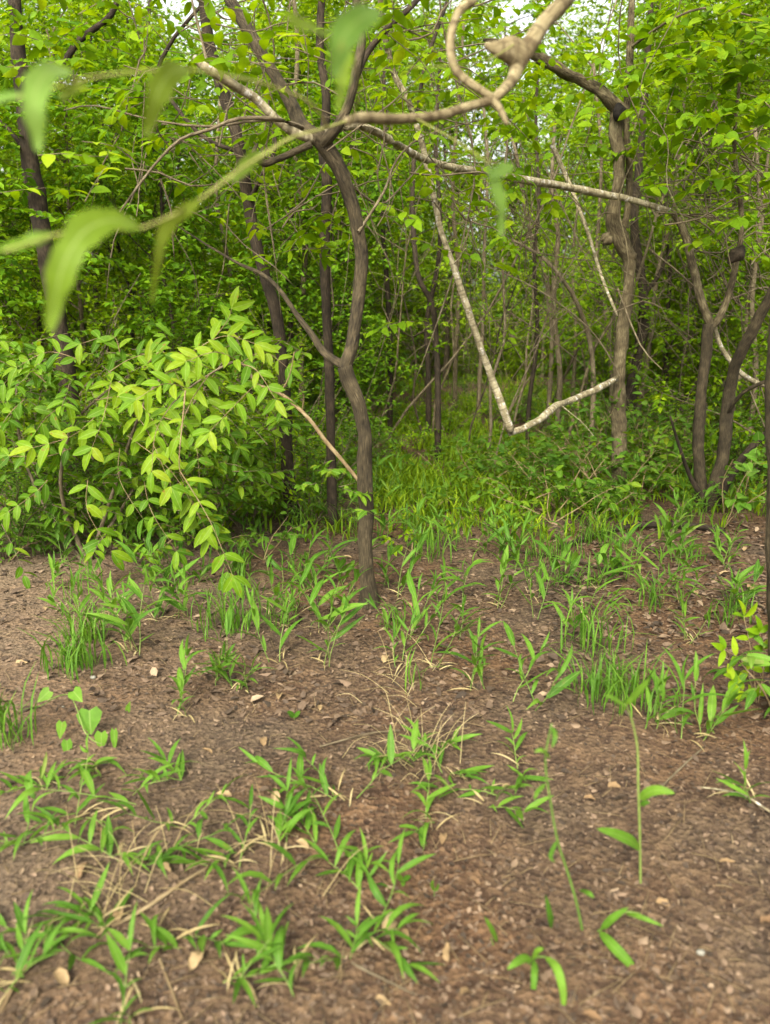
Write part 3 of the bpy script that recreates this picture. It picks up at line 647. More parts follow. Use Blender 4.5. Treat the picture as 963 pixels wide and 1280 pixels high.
# --- right-hand grey trunk with the hollow
y = YR
rt = thing('hollow_tree', V(P(774, 530, y).x, y, hgt(2, y)), '', 'tree', label='grey knobbly tree right of centre with a dark hollow where its limb leaves')
limb_part(rt, [(774, 600, y), (774, 540, y), (773, 490, y), (776, 440, y), (780, 400, y), (786, 355, y), (787, 325, y), (775, 298, y), (767, 272, y), (771, 240, y), (775, 205, y), (770, 170, y), (773, 132, y)],
          [.085, .070, .066, .060, .056, .053, .060, .074, .066, .052, .052, .056, .066], 'bark_grey', 16, 'trunk', .2)
limb_part(rt, [(776, 296, y + .03), (785, 262, y + .05), (787, 210, y + .05), (783, 160, y + .02), (785, 110, y), (788, 60, y), (790, 0, y), (792, -60, y)], [.03, .034, .03, .03, .034, .032, .028, .024], 'bark_grey', 10)
limb_part(rt, [(775, 140, y), (760, 122, y - .05), (735, 105, y - .1), (705, 90, y - .2), (675, 72, y - .3), (650, 60, y - .4), (625, 52, y - .5), (604, 50, y - .5)], [.062, .054, .048, .046, .042, .036, .022, .010], 'bark_grey', 12, rough=.24)
# the hollow: a solid lump, its inner shade painted in near-black
T = Tubes(); c = P(771, 138, y - .075)
hp = [c + V(0, -.012, -.075), c + V(.008, -.018, -.04), c + V(.010, -.02, 0), c + V(.004, -.016, .045)]
T.tube(hp, [.010, .040, .046, .012], 10, 3, .25); T.build('hollow', M['hollow'], rt, rt.location)
# knobs
for (a, b_, rad) in ((760, 300, .05), (790, 322, .045), (757, 296, .035)):
    T = Tubes(); c = P(a, b_, y - .02); T.tube([c + V(-.03, 0, -.03), c, c + V(.03, 0, .03)], [.012, rad, .012], 8, 3, .2); T.build('burl', M['bark_grey'], rt, rt.location)
for a, rad in (([(775, 470, y - .1), (745, 420, y - .2), (700, 380, y - .3), (650, 350, y - .3), (600, 330, y - .2)], .008),
               ([(690, 180, y + .3), (712, 230, y + .3), (735, 290, y + .2), (752, 345, y + .1), (772, 395, y)], .026),
               ([(788, 60, y), (830, 30, y - .3), (880, 10, y - .4), (940, 20, y - .6)], .014),
               ([(772, 360, y), (800, 430, y - .3), (828, 462, y - .5)], .010)):
    n = len(a); limb_part(rt, a, [rad * (1 - .5 * k / (n - 1)) for k in range(n)], 'bark_pale' if rad > .02 else 'twig', 6, 'branch', .1, 3)
foliage_at(rt, [(760, 60, y), (800, 30, y), (840, 60, y - .4), (720, 30, y), (880, 40, y - .5), (830, 110, y - .2), (680, 120, y + .2), (800, 130, y - .2), (700, 150, y), (640, 160, y)], 7, 8, .10, .058, 'lime_leaf', rf, spread=.32, twl=.4)
foliage_at(rt, [(640, 120, y - .5), (600, 110, y - .4), (560, 110, y - .2), (660, 170, y)], 4, 8, .11, .055, 'tree_leaf', rf, spread=.22, twl=.4)

# --- pale V-shaped hanging limb (a dead liana)
vb = thing('hanging_liana', P(488, 70, 4.9), '', 'liana', label='pale bare liana hanging in a V from the canopy to the grey tree')
limb_part(vb, [(470, -60, 4.6), (478, 20, 4.8), (490, 85, 4.9), (510, 125, 4.9), (528, 180, 4.9), (540, 235, 4.9), (552, 290, 4.9), (566, 330, 4.9), (580, 372, 4.9), (596, 420, 4.95), (612, 465, 5.0), (627, 505, 5.0), (638, 538, 5.05)],
          [.016, .018, .019, .020, .021, .021, .021, .022, .024, .026, .027, .028, .033], 'bark_pale', 10, 'stem')
limb_part(vb, [(638, 541, 5.05), (655, 535, 5.15), (675, 524, 5.3), (695, 508, 5.5), (715, 500, 5.7), (745, 487, 5.9), (770, 474, 6.1)],
          [.026, .028, .026, .030, .028, .028, .030], 'bark_pale', 10, 'stem', .18)

limb_part(vb, [(566, 330, 4.9), (575, 322, 4.85), (582, 310, 4.8)], [.008, .006, .003], 'bark_pale', 6, 'twig')
limb_part(vb, [(700, 505, 5.55), (712, 515, 5.5), (730, 530, 5.45), (742, 545, 5.4)], [.006, .004, .003, .002], 'bark_pale', 6, 'twig')
limb_part(vb, [(540, 235, 4.9), (530, 228, 4.9), (515, 224, 4.95)], [.007, .005, .002], 'bark_pale', 6, 'twig')

# --- dark charred tree behind
g = G(787, 500); y = 8.0
plain_tree('charred_tree', V(P(790, 520, y).x, y, hgt(2.5, y)), [(788, 560, y), (788, 500, y), (797, 450, y), (805, 400, y), (803, 350, y), (797, 320, y), (793, 270, y), (800, 200, y), (805, 130, y), (812, 40, y), (815, -30, y)],
           [.075, .07, .065, .062, .055, .052, .05, .045, .04, .03, .02], 'bark_dark', 'nearly black twisted stem standing just right of the grey tree', 10,
           extra=[([(803, 370, y), (820, 350, y), (830, 330, y), (850, 290, y)], [.03, .026, .02, .01], 'bark_dark')],
           crown=[([(810, 60, y), (840, 100, y), (800, 150, y)], 6, 8, .085, .045, 'lime_leaf', .4)], rough=.22)

# --- right-hand clump of stems
g = G(884, 638); y = g.y
cl = thing('clump_tree', g, '', 'tree', label='multi-stemmed brown tree at right whose leaning stems spread from one dark base')
limb_part(cl, [(878, 652, y), (893, 610, y), (903, 575, y), (908, 530, y), (912, 490, y), (922, 450, y - .1), (940, 415, y - .2), (962, 372, y - .3), (990, 320, y - .4)], [.085, .062, .055, .052, .050, .047, .042, .040, .036], 'bark_brown', 12, 'trunk', .14)
limb_part(cl, [(880, 648, y + .08), (876, 600, y + .1), (873, 560, y + .1), (876, 500, y + .1), (883, 440, y + .1), (886, 405, y + .1)], [.075, .055, .048, .046, .046, .044], 'bark_brown', 10, 'trunk', .12)
limb_part(cl, [(888, 405, y + .1), (875, 370, y + .1), (866, 330, y + .2), (856, 292, y + .3), (843, 268, y + .4), (830, 262, y + .5)], [.038, .036, .034, .032, .030, .022], 'bark_grey', 9)
limb_part(cl, [(886, 408, y + .1), (898, 400, y + .1), (912, 365, y + .1), (920, 330, y + .1), (927, 290, y + .1), (925, 240, y + .1), (918, 180, y + .1), (925, 100, y)], [.036, .034, .028, .026, .022, .020, .016, .012], 'bark_grey', 8)
limb_part(cl, [(893, 405, y + .2), (900, 430, y + .2), (920, 460, y + .2), (945, 478, y + .2), (975, 485, y + .2)], [.022, .020, .020, .022, .018], 'bark_pale', 8)
limb_part(cl, [(908, 520, y), (930, 490, y - .2), (975, 470, y - .4)], [.018, .016, .014], 'bark_brown', 6)
limb_part(cl, [(885, 630, y), (865, 600, y), (850, 560, y - .1), (838, 520, y - .2)], [.03, .022, .014, .008], 'bark_dark', 6)
limb_part(cl, [(890, 640, y), (930, 570, y - .1), (985, 520, y - .2)], [.04, .032, .03], 'bark_dark', 8)
rq = random.Random(5)
T = Tubes()
for k in range(90):          # wiry tangle in the right-hand crown
    a0, b_0 = rq.uniform(820, 960), rq.uniform(170, 380); yy = y + rq.uniform(-.5, .8)
    ang = rq.gauss(-.5, .9); ln = rq.uniform(40, 130); pts = []
    for j in range(4): pts.append(P(a0 + math.cos(ang) * ln * j / 3 + rq.gauss(0, 5), b_0 + math.sin(ang) * ln * j / 3 + rq.gauss(0, 6), yy + .05 * j))
    T.tube(pts, [rq.uniform(.002, .006)] * 3 + [.001], 4, 2)
TH = Tubes()
for k in range(260):         # dead hanging twigs veiling the middle distance
    a0, b_0 = rq.uniform(560, 900), rq.uniform(170, 400); yy = YR + rq.uniform(-.3, 1.6)
    ang = rq.gauss(1.2, .6); ln = rq.uniform(40, 140); pts = []
    for j in range(4): pts.append(P(a0 + math.cos(ang) * ln * j / 3 + rq.gauss(0, 4), b_0 + math.sin(ang) * ln * j / 3 + rq.gauss(0, 5), yy + .05 * j))
    TH.tube(pts, [rq.uniform(.0015, .0045)] * 3 + [.001], 4, 2)
o = TH.build('wiry_twigs', M['twig'], rt, rt.location); o['kind'] = 'stuff'
o = T.build('wiry_twigs', M['twig'], cl, cl.location); o['kind'] = 'stuff'
T = Tubes(); c = P(921, 318, y - .1); T.tube([c + V(-.05, 0, -.06), c, c + V(.04, 0, .06)], [.01, .055, .01], 8, 3, .3); T.build('burl', M['bark_dark'], cl, cl.location)
foliage_at(cl, [(880, 90, y - .2), (930, 60, y - .3), (900, 140, y - .2), (950, 130, y - .4), (850, 50, y), (930, 200, y - .3), (945, 20, y - .3), (870, 20, y), (960, 240, y - .3)], 8, 8, .105, .060, 'lime_leaf', rf, spread=.26, twl=.38, tpl=T_OVATE)
foliage_at(cl, [(900, 250, y + .3), (950, 300, y + .2), (870, 200, y + .5)], 5, 8, .07, .036, 'tree_leaf', rf, spread=.25, twl=.3)

# --- other thin stems seen among the leaves: (polyline, base radius, material)
ST = [
    ([(548, 520), (546, 430), (540, 380), (522, 340), (516, 250), (520, 170), (530, 90), (560, 0)], 7.6, .030, 'bark_dark', 'crooked dark stem between the forked tree and the hanging liana'),
    ([(536, 480), (534, 400), (548, 330), (550, 260), (545, 180), (552, 60)], 9.0, .032, 'bark_dark', 'thin dark stem beside the crooked one behind the grassy bay'),
    ([(600, 470), (604, 400), (606, 300), (610, 200), (600, 90)], 10.5, .03, 'twig', 'thin brown stem behind the right side of the hanging liana'),
    ([(662, 500), (672, 420), (668, 330), (674, 250), (670, 150), (676, 40)], 8.2, .024, 'bark_dark', 'slender stem crossing behind the middle of the pale level limb'),
    ([(700, 470), (692, 380), (698, 300), (690, 240), (694, 150)], 8.8, .032, 'twig', 'brown stem left of the slanting pale branch'),
    ([(742, 490), (738, 430), (722, 380), (700, 345), (676, 320), (640, 300)], 7.2, .024, 'twig', 'bent brown stem curving left below the pale level limb'),
    ([(690, 430), (684, 350), (660, 280), (645, 190), (620, 110)], 9.6, .028, 'twig', 'faint leaning stem left of the grey tree'),
    ([(488, 440), (484, 350), (478, 260), (484, 160), (476, 60)], 9.2, .034, 'bark_dark', 'dark upright stem just right of the forked tree'),
    ([(380, 560), (376, 420), (382, 300), (368, 180), (372, 60), (366, -20)], 8.6, .034, 'bark_grey', 'pale thin stem rising between the two left trunks'),
    ([(190, 480), (196, 380), (205, 290), (196, 200), (180, 110), (188, 0)], 9.0, .034, 'bark_dark', 'thin dark stem in the shade left of the leaning tree'),
    ([(130, 460), (120, 360), (128, 250), (140, 120), (120, 0)], 10.0, .036, 'bark_dark', 'faint dark stem right of the thick left trunk'),
    ([(836, 520), (832, 430), (838, 340), (830, 260), (846, 170), (850, 60)], 9.0, .026, 'bark_dark', 'thin stem between the charred stem and the clump tree'),
    ([(720, 420), (716, 330), (722, 260)], 11.0, .026, 'twig', 'distant thin stem under the pale level limb'),
    ([(945, 470), (940, 380), (950, 280), (944, 160)], 7.4, .026, 'twig', 'thin upright stem behind the clump tree at the right edge'),
    ([(570, 440), (574, 350), (566, 250), (572, 140), (580, 30)], 11.5, .034, 'bark_grey', 'pale far stem behind the hanging liana'),
    ([(765, 480), (758, 400), (746, 330), (752, 200), (742, 80)], 9.4, .028, 'twig', 'thin stem just left of the grey tree'),
    ([(300, 520), (296, 430), (286, 330), (270, 240), (276, 120)], 8.4, .028, 'twig', 'slender stem behind the yellow-green shrub'),
    ([(880, 500), (872, 400), (862, 300), (868, 200), (850, 120)], 10.5, .03, 'bark_dark', 'far dark stem behind the clump tree'),
]
for (pl, y, rad, mat, lab) in ST:
    p0 = P(pl[0][0], pl[0][1], y); base = V(p0.x, y, hgt(p0.x, y))
    t = thing('thin_tree', base, '', 'tree', label=lab)
    pts = ([base + V(0, 0, -.05)] if p0.z > base.z + .1 else []) + [P(a, b_, y + .1 * math.sin(i * 1.7)) for i, (a, b_) in enumerate(pl)]
    n = len(pts); T = Tubes(); T.tube(pts, [rad * (1.1 - .55 * k / (n - 1)) for k in range(n)], 7, 4, .12)
    T.build('trunk', M[mat], t, base)
    a, b_ = pl[-1]; foliage_at(t, [(a, b_ + 10, y), (a + 25, b_ + 50, y), (a - 25, b_ + 80, y)], 4, 7, .075, .036, RNG.choice(['tree_leaf', 'lime_leaf']), rf, tpl=T_FAR, spread=.35, twl=.4)
    foliage_at(t, [(a + RNG.uniform(-30, 30), b_ + RNG.uniform(-20, 20), y + .3) for (a, b_) in pl[1:]] * 2, 4, 8, .065, .030, RNG.choice(['tree_leaf', 'deep_leaf', 'lime_leaf']), rf, tpl=T_FAR, spread=.38, twl=.4)

rp_ = random.Random(44)
for k in range(28):
    a0 = rp_.uniform(470, 960) if k % 3 else rp_.uniform(100, 470); y = rp_.uniform(6.8, 12.5); gx = P(a0, 500, y).x; base = V(gx, y, hgt(gx, y)); H = rp_.uniform(2.2, 5.0); rad = rp_.uniform(.008, .02)
    t = thing('bare_pole', base, rp_.choice(['thin bare', 'crooked bare', 'leaning bare']) + ' pole stem', 'stem', 'thin bare stems among the undergrowth', zone='wood')
    az = rp_.gauss(0, .25); az2 = rp_.gauss(0, .2); q = base + V(0, 0, -.05); pts = [q.copy()]
    for s_ in range(8):
        q = q + V(az + rp_.gauss(0, .16), az2 * .5 + rp_.gauss(0, .1), 1) * (H / 8); pts.append(q.copy())
    T = Tubes(); T.tube(pts, [rad * (1 - .08 * i) for i in range(9)], 6, 2, .1, rp_)
    for j in range(5):
        i = rp_.randrange(3, 8); d = V(rp_.gauss(0, 1), rp_.gauss(0, .6), rp_.uniform(.2, 1)).normalized() * rp_.uniform(.3, .9)
        T.tube([pts[i], pts[i] + d * .5 + rv(rp_, .05), pts[i] + d + rv(rp_, .08)], [rad * .5, rad * .35, rad * .15], 4, 2)
    T.build('stem', M[rp_.choice(['twig', 'twig', 'bark_brown', 'bark_grey'])], t, base)

# ------------------------------------------------------------------ near tree on the right edge with its branch over the view
g = G(985, 890); YE = g.y
nt_ = thing('near_tree', g, '', 'tree', label='brown trunk cut by the right edge, its blurred pale branch crossing the top')
limb_part(nt_, [(988, 905, YE), (978, 840, YE), (976, 760, YE), (973, 680, YE), (974, 600, YE), (972, 520, YE), (975, 440, YE), (985, 360, YE), (1000, 250, YE), (1005, 120, YE), (990, 0, YE), (950, -120, YE), (890, -190, YE - .2)],
          [.07, .056, .052, .048, .048, .046, .046, .046, .045, .044, .042, .040, .036], 'bark_brown', 12, 'trunk')
limb_part(nt_, [(890, -190, YE - .2), (800, -120, 2.4), (745, -50, 2.3), (708, -2, 2.2), (680, 30, 2.15), (662, 55, 2.1), (648, 78, 2.1), (642, 98, 2.05), (626, 116, 2.0), (612, 126, 2.0), (585, 134, 1.95), (555, 143, 1.9), (520, 148, 1.85), (485, 149, 1.8), (455, 147, 1.75), (432, 152, 1.7)],
          [.034, .030, .026, .023, .022, .023, .023, .016, .013, .013, .0125, .013, .012, .0125, .013, .008], 'bark_near', 12, label='pale blurred bare branch across the top')
limb_part(nt_, [(652, 70, 2.1), (636, 64, 2.08), (622, 62, 2.06), (606, 56, 2.05)], [.036, .034, .020, .006], 'bark_near', 12, 'burl', .25)
limb_part(nt_, [(618, 124, 2.0), (600, 112, 2.0), (582, 100, 2.0), (568, 84, 2.0), (563, 60, 2.0), (566, 35, 2.0), (576, 12, 2.0), (590, 2, 2.0), (604, -20, 2.0)], [.011, .011, .0115, .0115, .0115, .011, .0105, .013, .008], 'bark_near', 10, 'branch', label='curled hook of the blurred branch')
limb_part(nt_, [(616, 124, 2.0), (626, 138, 1.98), (634, 156, 1.98)], [.011, .009, .006], 'bark_near', 8, 'branch')
for l_, rd in (([(432, 152, 1.7), (400, 162, 1.5), (365, 172, 1.35), (335, 190, 1.25), (300, 212, 1.15), (270, 235, 1.1), (240, 256, 1.05), (205, 274, 1.0), (165, 288, .97), (120, 284, .95), (80, 291, .94), (40, 303, .92), (5, 314, .9)], .0028),
               ([(410, 160, 1.55), (390, 130, 1.4), (340, 108, 1.3), (290, 96, 1.2), (230, 87, 1.1), (170, 90, 1.05), (110, 98, 1.0), (60, 112, .97), (0, 128, .95), (-40, 140, .95)], .0026),
               ([(440, 150, 1.7), (450, 110, 1.4), (440, 60, 1.1), (455, 20, 1.0), (450, -40, .95)], .0022),
               ([(520, 148, 1.85), (560, 170, 1.6), (600, 195, 1.35), (618, 205, 1.25)], .0018),
               ([(650, 50, 2.1), (610, 75, 1.9), (560, 82, 1.7), (510, 84, 1.6)], .0018)):
    n = len(l_); limb_part(nt_, l_, [rd * (1 - .5 * k / (n - 1)) for k in range(n)], 'twig_green', 6, 'twig', 0, 3)
def nleaf(l_, w, mat, up=V(0, -.5, 1), wave=.07):
    strip_leaf('leaf', pp(l_), w, M[mat], nt_, nt_.location, up, wave=wave, step=6)
nleaf([(175, 284, .97), (140, 275, .93), (105, 290, .90), (80, 330, .88), (68, 380, .87), (62, 416, .87)], .034, 'near_leaf', V(.5, -.8, .35))
nleaf([(70, 294, .94), (45, 300, .93), (20, 308, .92), (-12, 316, .9)], .020, 'near_leaf', V(0, -.8, .6))
nleaf([(330, 190, 1.25), (310, 205, 1.2), (290, 228, 1.18)], .022, 'olive_leaf', V(.3, -.8, .3))
nleaf([(250, 250, 1.05), (225, 268, 1.03), (205, 290, 1.02), (196, 330, 1.0), (190, 380, 1.0)], .018, 'olive_leaf', V(.8, -.6, .2))
nleaf([(235, 86, 1.1), (215, 90, 1.05), (200, 110, 1.03), (190, 140, 1.02), (182, 172, 1.02)], .030, 'olive_leaf', V(.7, -.7, .2))
nleaf([(90, 90, 1.0), (65, 88, .95), (48, 105, .92), (42, 135, .9), (46, 170, .9), (48, 190, .9)], .026, 'pale_leaf', V(.6, -.8, .3))
nleaf([(35, 118, .97), (10, 122, .95), (-25, 130, .94)], .016, 'pale_leaf', V(0, -.8, .6))
nleaf([(108, 105, 1.0), (92, 112, .98), (75, 126, .97)], .016, 'olive_leaf', V(0, -.9, .3))
nleaf([(474, 12, 1.0), (450, 24, .95), (430, 45, .93), (422, 70, .92), (418, 98, .92)], .032, 'mint_leaf', V(.5, -.9, .3))
nleaf([(415, 42, 1.0), (395, 38, .97), (375, 30, .95), (352, 16, .94)], .026, 'olive_leaf', V(0, -.9, .5))
nleaf([(438, 60, 1.1), (428, 100, 1.05), (422, 140, 1.0)], .018, 'near_leaf', V(.5, -.9, .1))
nleaf([(594, 198, 1.3), (608, 205, 1.25), (620, 235, 1.2), (626, 270, 1.18), (626, 296, 1.17)], .028, 'mint_leaf', V(.6, -.8, .2))
nleaf([(640, 205, 1.3), (625, 215, 1.25), (612, 225, 1.2)], .022, 'mint_leaf', V(.2, -.8, .5))

# unseen leafy crown overhead, added to shade the ground in front
rc = random.Random(12); T, L_ = Tubes(), Leaves(); o0 = nt_.location.copy(); top = P(890, -190, YE - .2)
for k in range(13):
    e = V(rc.uniform(.2, 3.0), rc.uniform(.4, 4.2), rc.uniform(3.1, 4.3)); m_ = top.lerp(e, .5) + V(0, 0, .25)
    T.tube([top, m_, e], [.026, .016, .006], 6, 4, .1)
    for j in range(9):
        p = m_.lerp(e, rc.random()) + rv(rc, .16)
        twig(T, L_, p, rv(rc, 1), rc.uniform(.3, .5), 9, .11, .05, rc, .003, .4)
L_.p = [(q[0] - o0.x, q[1] - o0.y, q[2] - o0.z) for q in L_.p]
o = T.build('twigs', M['twig'], nt_, o0); o['kind'] = 'stuff'; L_.stuff('foliage', T_OVATE, M['tree_leaf'], nt_)

# ------------------------------------------------------------------ the yellow-green shrub on the left
rs = random.Random(8)
g = G(105, 700); sh = thing('yellow_green_shrub', g, '', 'shrub', label='large yellow-green shrub at left with drooping sprays of oval leaves')
YS = g.y
STEM = [([(108, 700, YS), (95, 670, YS), (82, 640, YS - .05), (76, 600, YS - .1), (82, 560, YS - .1), (92, 530, YS - .1), (120, 500, YS - .1), (160, 470, YS)], .016),
        ([(112, 702, YS), (130, 650, YS), (150, 590, YS - .1), (170, 530, YS - .2), (195, 480, YS - .3), (240, 440, YS - .2)], .014),
        ([(104, 702, YS), (60, 640, YS + .2), (30, 570, YS + .3), (20, 500, YS + .3), (30, 450, YS + .3)], .014),
        ([(110, 700, YS), (150, 640, YS + .3), (200, 560, YS + .5), (260, 480, YS + .6), (300, 420, YS + .6)], .014)]
for l_, rd in STEM:
    n = len(l_); limb_part(sh, l_, [rd * (1 - .65 * k / (n - 1)) for k in range(n)], 'twig', 7, 'stem', .1, 4)
cnt = 0
def spray(root, origin, a, b, c, mat, ll, lw, n, r, key='ov', tpl=T_OVATE, sub=None, fan=0.9, name='twig', stick='twig_tan'):
    """a spray from a over b to c (points), n pairs of leaflets"""
    pts, _ = catmull([a, b, c], [0, 0, 0], 6); T = Tubes(); T.tube([p for p in pts], [.0028 - .0018 * i / (len(pts) - 1) for i in range(len(pts))], 4, 1)
    tw = T.build(name, M[stick], root, origin)
    m = len(pts) - 1
    for k in range(n):
        t = (.12 + .86 * k / max(1, n - 1)) * m; i = min(m - 1, int(t)); p = pts[i].lerp(pts[i + 1], t - i); ax = (pts[i + 1] - pts[i]).normalized()
        s = ax.cross(V(.15, -.75, .65)); s = s.normalized() if s.length > .01 else V(1, 0, 0)
        for sg in (1, -1):
            if r.random() < .08: continue
            d = ax * .6 + s * sg * fan + rv(r, .14) + V(0, 0, -.12)
            nn = V(.15, -.75, .65) + rv(r, .35)
            leaf_part('leaf', key, tpl, M[mat], root, p, d, nn, ll * r.uniform(.75, 1.15), lw * r.uniform(.85, 1.15), origin)
    leaf_part('leaf', key, tpl, M[mat], root, pts[-1], pts[-1] - pts[-2], V(.1, -.7, .6) + rv(r, .2), ll, lw, origin)
Y0 = YS - .35
SPR = [((225, 592, Y0), (252, 650, Y0 - .1), (286, 716, Y0 - .15), 'yellow_leaf', 6), ((160, 545, Y0), (215, 590, Y0 - .1), (258, 662, Y0 - .15), 'yellow_leaf', 6),
       ((120, 500, Y0), (170, 500, Y0 - .15), (212, 560, Y0 - .2), 'yellow_leaf', 6), ((180, 460, Y0), (205, 440, Y0 - .1), (230, 490, Y0 - .15), 'yellow_leaf', 5),
       ((120, 520, Y0), (90, 545, Y0 - .1), (40, 560, Y0 - .15), 'yellow_leaf', 5), ((90, 560, Y0), (60, 570, Y0), (10, 570, Y0), 'shrub_leaf', 5),
       ((150, 560, Y0), (150, 600, Y0 - .1), (180, 650, Y0 - .1), 'shrub_leaf', 5), ((110, 600, Y0), (110, 640, Y0 - .1), (140, 690, Y0 - .1), 'yellow_leaf', 4),
       ((200, 520, Y0), (240, 540, Y0 - .1), (250, 600, Y0 - .1), 'shrub_leaf', 5), ((140, 470, Y0), (130, 520, Y0 - .2), (115, 560, Y0 - .25), 'yellow_leaf', 4),
       ((60, 480, Y0), (30, 460, Y0), (5, 480, Y0), 'shrub_leaf', 5), ((100, 450, Y0), (60, 440, Y0), (20, 460, Y0), 'shrub_leaf', 5),
       ((150, 440, Y0), (140, 420, Y0), (100, 430, Y0), 'shrub_leaf', 4), ((240, 440, Y0), (280, 420, Y0), (320, 430, Y0), 'yellow_leaf', 5),
       ((300, 455, Y0), (330, 440, Y0), (360, 460, Y0), 'shrub_leaf', 5), ((270, 420, YS), (285, 400, YS), (290, 385, YS), 'yellow_leaf', 3),
       ((180, 600, Y0), (190, 640, Y0 - .1), (222, 690, Y0 - .1), 'shrub_leaf', 5), ((60, 600, Y0), (40, 620, Y0), (10, 640, Y0), 'shrub_leaf', 5),
       ((240, 500, Y0 + .2), (270, 520, Y0 + .2), (300, 560, Y0 + .2), 'shrub_leaf', 5), ((170, 520, Y0), (185, 540, Y0 - .2), (215, 610, Y0 - .3), 'yellow_leaf', 4),
       ((90, 500, Y0 + .1), (60, 520, Y0), (45, 540, Y0), 'yellow_leaf', 4), ((30, 500, Y0), (10, 520, Y0), (-15, 560, Y0), 'shrub_leaf', 4),
       ((200, 470, Y0), (240, 460, Y0), (262, 500, Y0), 'yellow_leaf', 4), ((130, 470, Y0), (160, 450, Y0), (190, 440, Y0), 'shrub_leaf', 4)]
for (a, b_, c, mt_, n) in SPR:
    spray(sh, g, P(*a), P(*b_), P(*c), mt_, (.128 if mt_ == 'yellow_leaf' else .105), (.045 if mt_ == 'yellow_leaf' else .038), n, rs)
T, L_ = Tubes(), Leaves()
for k in range(300):
    a0 = rs.uniform(-60, 345); b_0 = rs.uniform(425, 690); yy = YS + rs.uniform(-.35, .9)
    if b_0 > 640 - abs(a0 - 130) * .35 + 60: continue
    p = P(a0, b_0, yy)
    twig(T, L_, p, V(rs.gauss(.2, 1), rs.gauss(-.3, .6), rs.gauss(.1, .4)), rs.uniform(.2, .42), 9, .088, .036, rs, .003, .4)
L_.p = [(q[0] - g.x, q[1] - g.y, q[2] - g.z) for q in L_.p]
o = T.build('twigs', M['twig'], sh, g); o['kind'] = 'stuff'; L_.stuff('foliage', T_OVATE, M['shrub_leaf'], sh)

for (a, b_, c) in [((322, 478, YB - .12), (300, 500, YB - .25), (262, 540, YB - .35)), ((300, 452, YB - .1), (270, 440, YB - .25), (232, 452, YB - .35)), ((295, 455, YB - .1), (320, 462, YB - .2), (345, 500, YB - .3)),
                    ((262, 468, YB - .15), (240, 500, YB - .3), (222, 545, YB - .35)), ((236, 486, YB - .15), (205, 480, YB - .3), (170, 500, YB - .35)), ((215, 505, YB - .2), (195, 540, YB - .3), (190, 590, YB - .35)), ((226, 590, YB - .4), (262, 650, YB - .45), (292, 722, YB - .5))]:
    spray(mt, mt.location, P(*a), P(*b_), P(*c), 'yellow_leaf' if c[0] < 296 else 'shrub_leaf', .10, .036, 5, rs)

# bushes behind the shrub and between the trunks (placed where the photo shows dense green)
for (i, a, b_, y, s) in [(1, 300, 0, 5.2, .75), (0, 230, 0, 5.0, .8), (3, 150, 0, 5.6, .8), (5, 20, 0, 5.3, .85), (1, 60, 0, 6.2, .85), (4, 340, 0, 6.4, .7), (0, 390, 0, 6.2, .75), (5, 440, 0, 6.8, .6),
                         (2, 470, 0, 7.6, .8), (4, 180, 0, 7.0, .8), (1, 270, 0, 7.4, .9), (3, 400, 0, 7.6, .8), (2, 320, 0, 5.6, .7), (5, 385, 0, 5.3, .55), (0, 110, 0, 5.0, .7), (5, -20, 0, 4.6, .7),
                         (2, 560, 0, 9.5, .8), (0, 640, 0, 10.5, .8), (5, 700, 0, 9.0, .7), (2, 830, 0, 7.2, .7), (0, 950, 0, 6.9, .8), (5, 860, 0, 7.5, .9), (2, 740, 0, 7.4, .6), (1, 930, 0, 8.6, .8)]:
    p = P(a, 500, y); put_shrub(i, p.x, y, s, RNG.random() * 6.28)

# ------------------------------------------------------------------ small leafy saplings right of centre, each leaf its own
def sapling(a, b_, hpx, nst, nt, ll, lw, mat, phrase, seed, key='ov', tpl=T_OVATE, droop=.3, spread=.8, nleaf=5, cat='sapling', name='sapling', parts=True, group='low saplings on the forest floor'):
    g = G(a, b_); r = random.Random(seed); H = hpx * g.y / FPX
    t = thing(name, g, phrase, cat, group)
    T, L_ = Tubes(), Leaves()
    for i in range(nst):
        az = i * 2.4 + r.random() * 2; q = g.copy(); dd = V(math.cos(az) * spread, math.sin(az) * spread * .7, 1).normalized(); lp = [q.copy()]; h = H * r.uniform(.75, 1.15)
        for s_ in range(4):
            dd = (dd + rv(r, .15) + V(math.cos(az), math.sin(az) * .6, -.1) * .2 * spread).normalized(); q = q + dd * h / 4; lp.append(q.copy())
        T.tube(lp, [.005, .0045, .0035, .0025, .0015], 5, 2)
        for j in range(nt):
            tt = .25 + .75 * (j + .7) / nt; f = min(3.99, tt * 4); k = int(f); p = lp[k].lerp(lp[k + 1], f - k)
            twig(T, L_, p, (lp[k + 1] - lp[k]).normalized() * .5 + V(r.gauss(0, .8), r.gauss(0, .6), r.gauss(.1, .2)), H * r.uniform(.25, .5), nleaf, ll, lw, r, .0016, droop)
    T.build('stem', M['twig_tan'], t, g)
    if parts:
        for p, d, n, l, w in zip(L_.p, L_.d, L_.n, L_.l, L_.w):
            leaf_part('leaf', key, tpl, M[mat], t, Vector(p), Vector(d), Vector(n), l, w, g)
    else:
        L_.p = [(q[0] - g.x, q[1] - g.y, q[2] - g.z) for q in L_.p]; L_.stuff('foliage', tpl, M[mat], t)
    return t
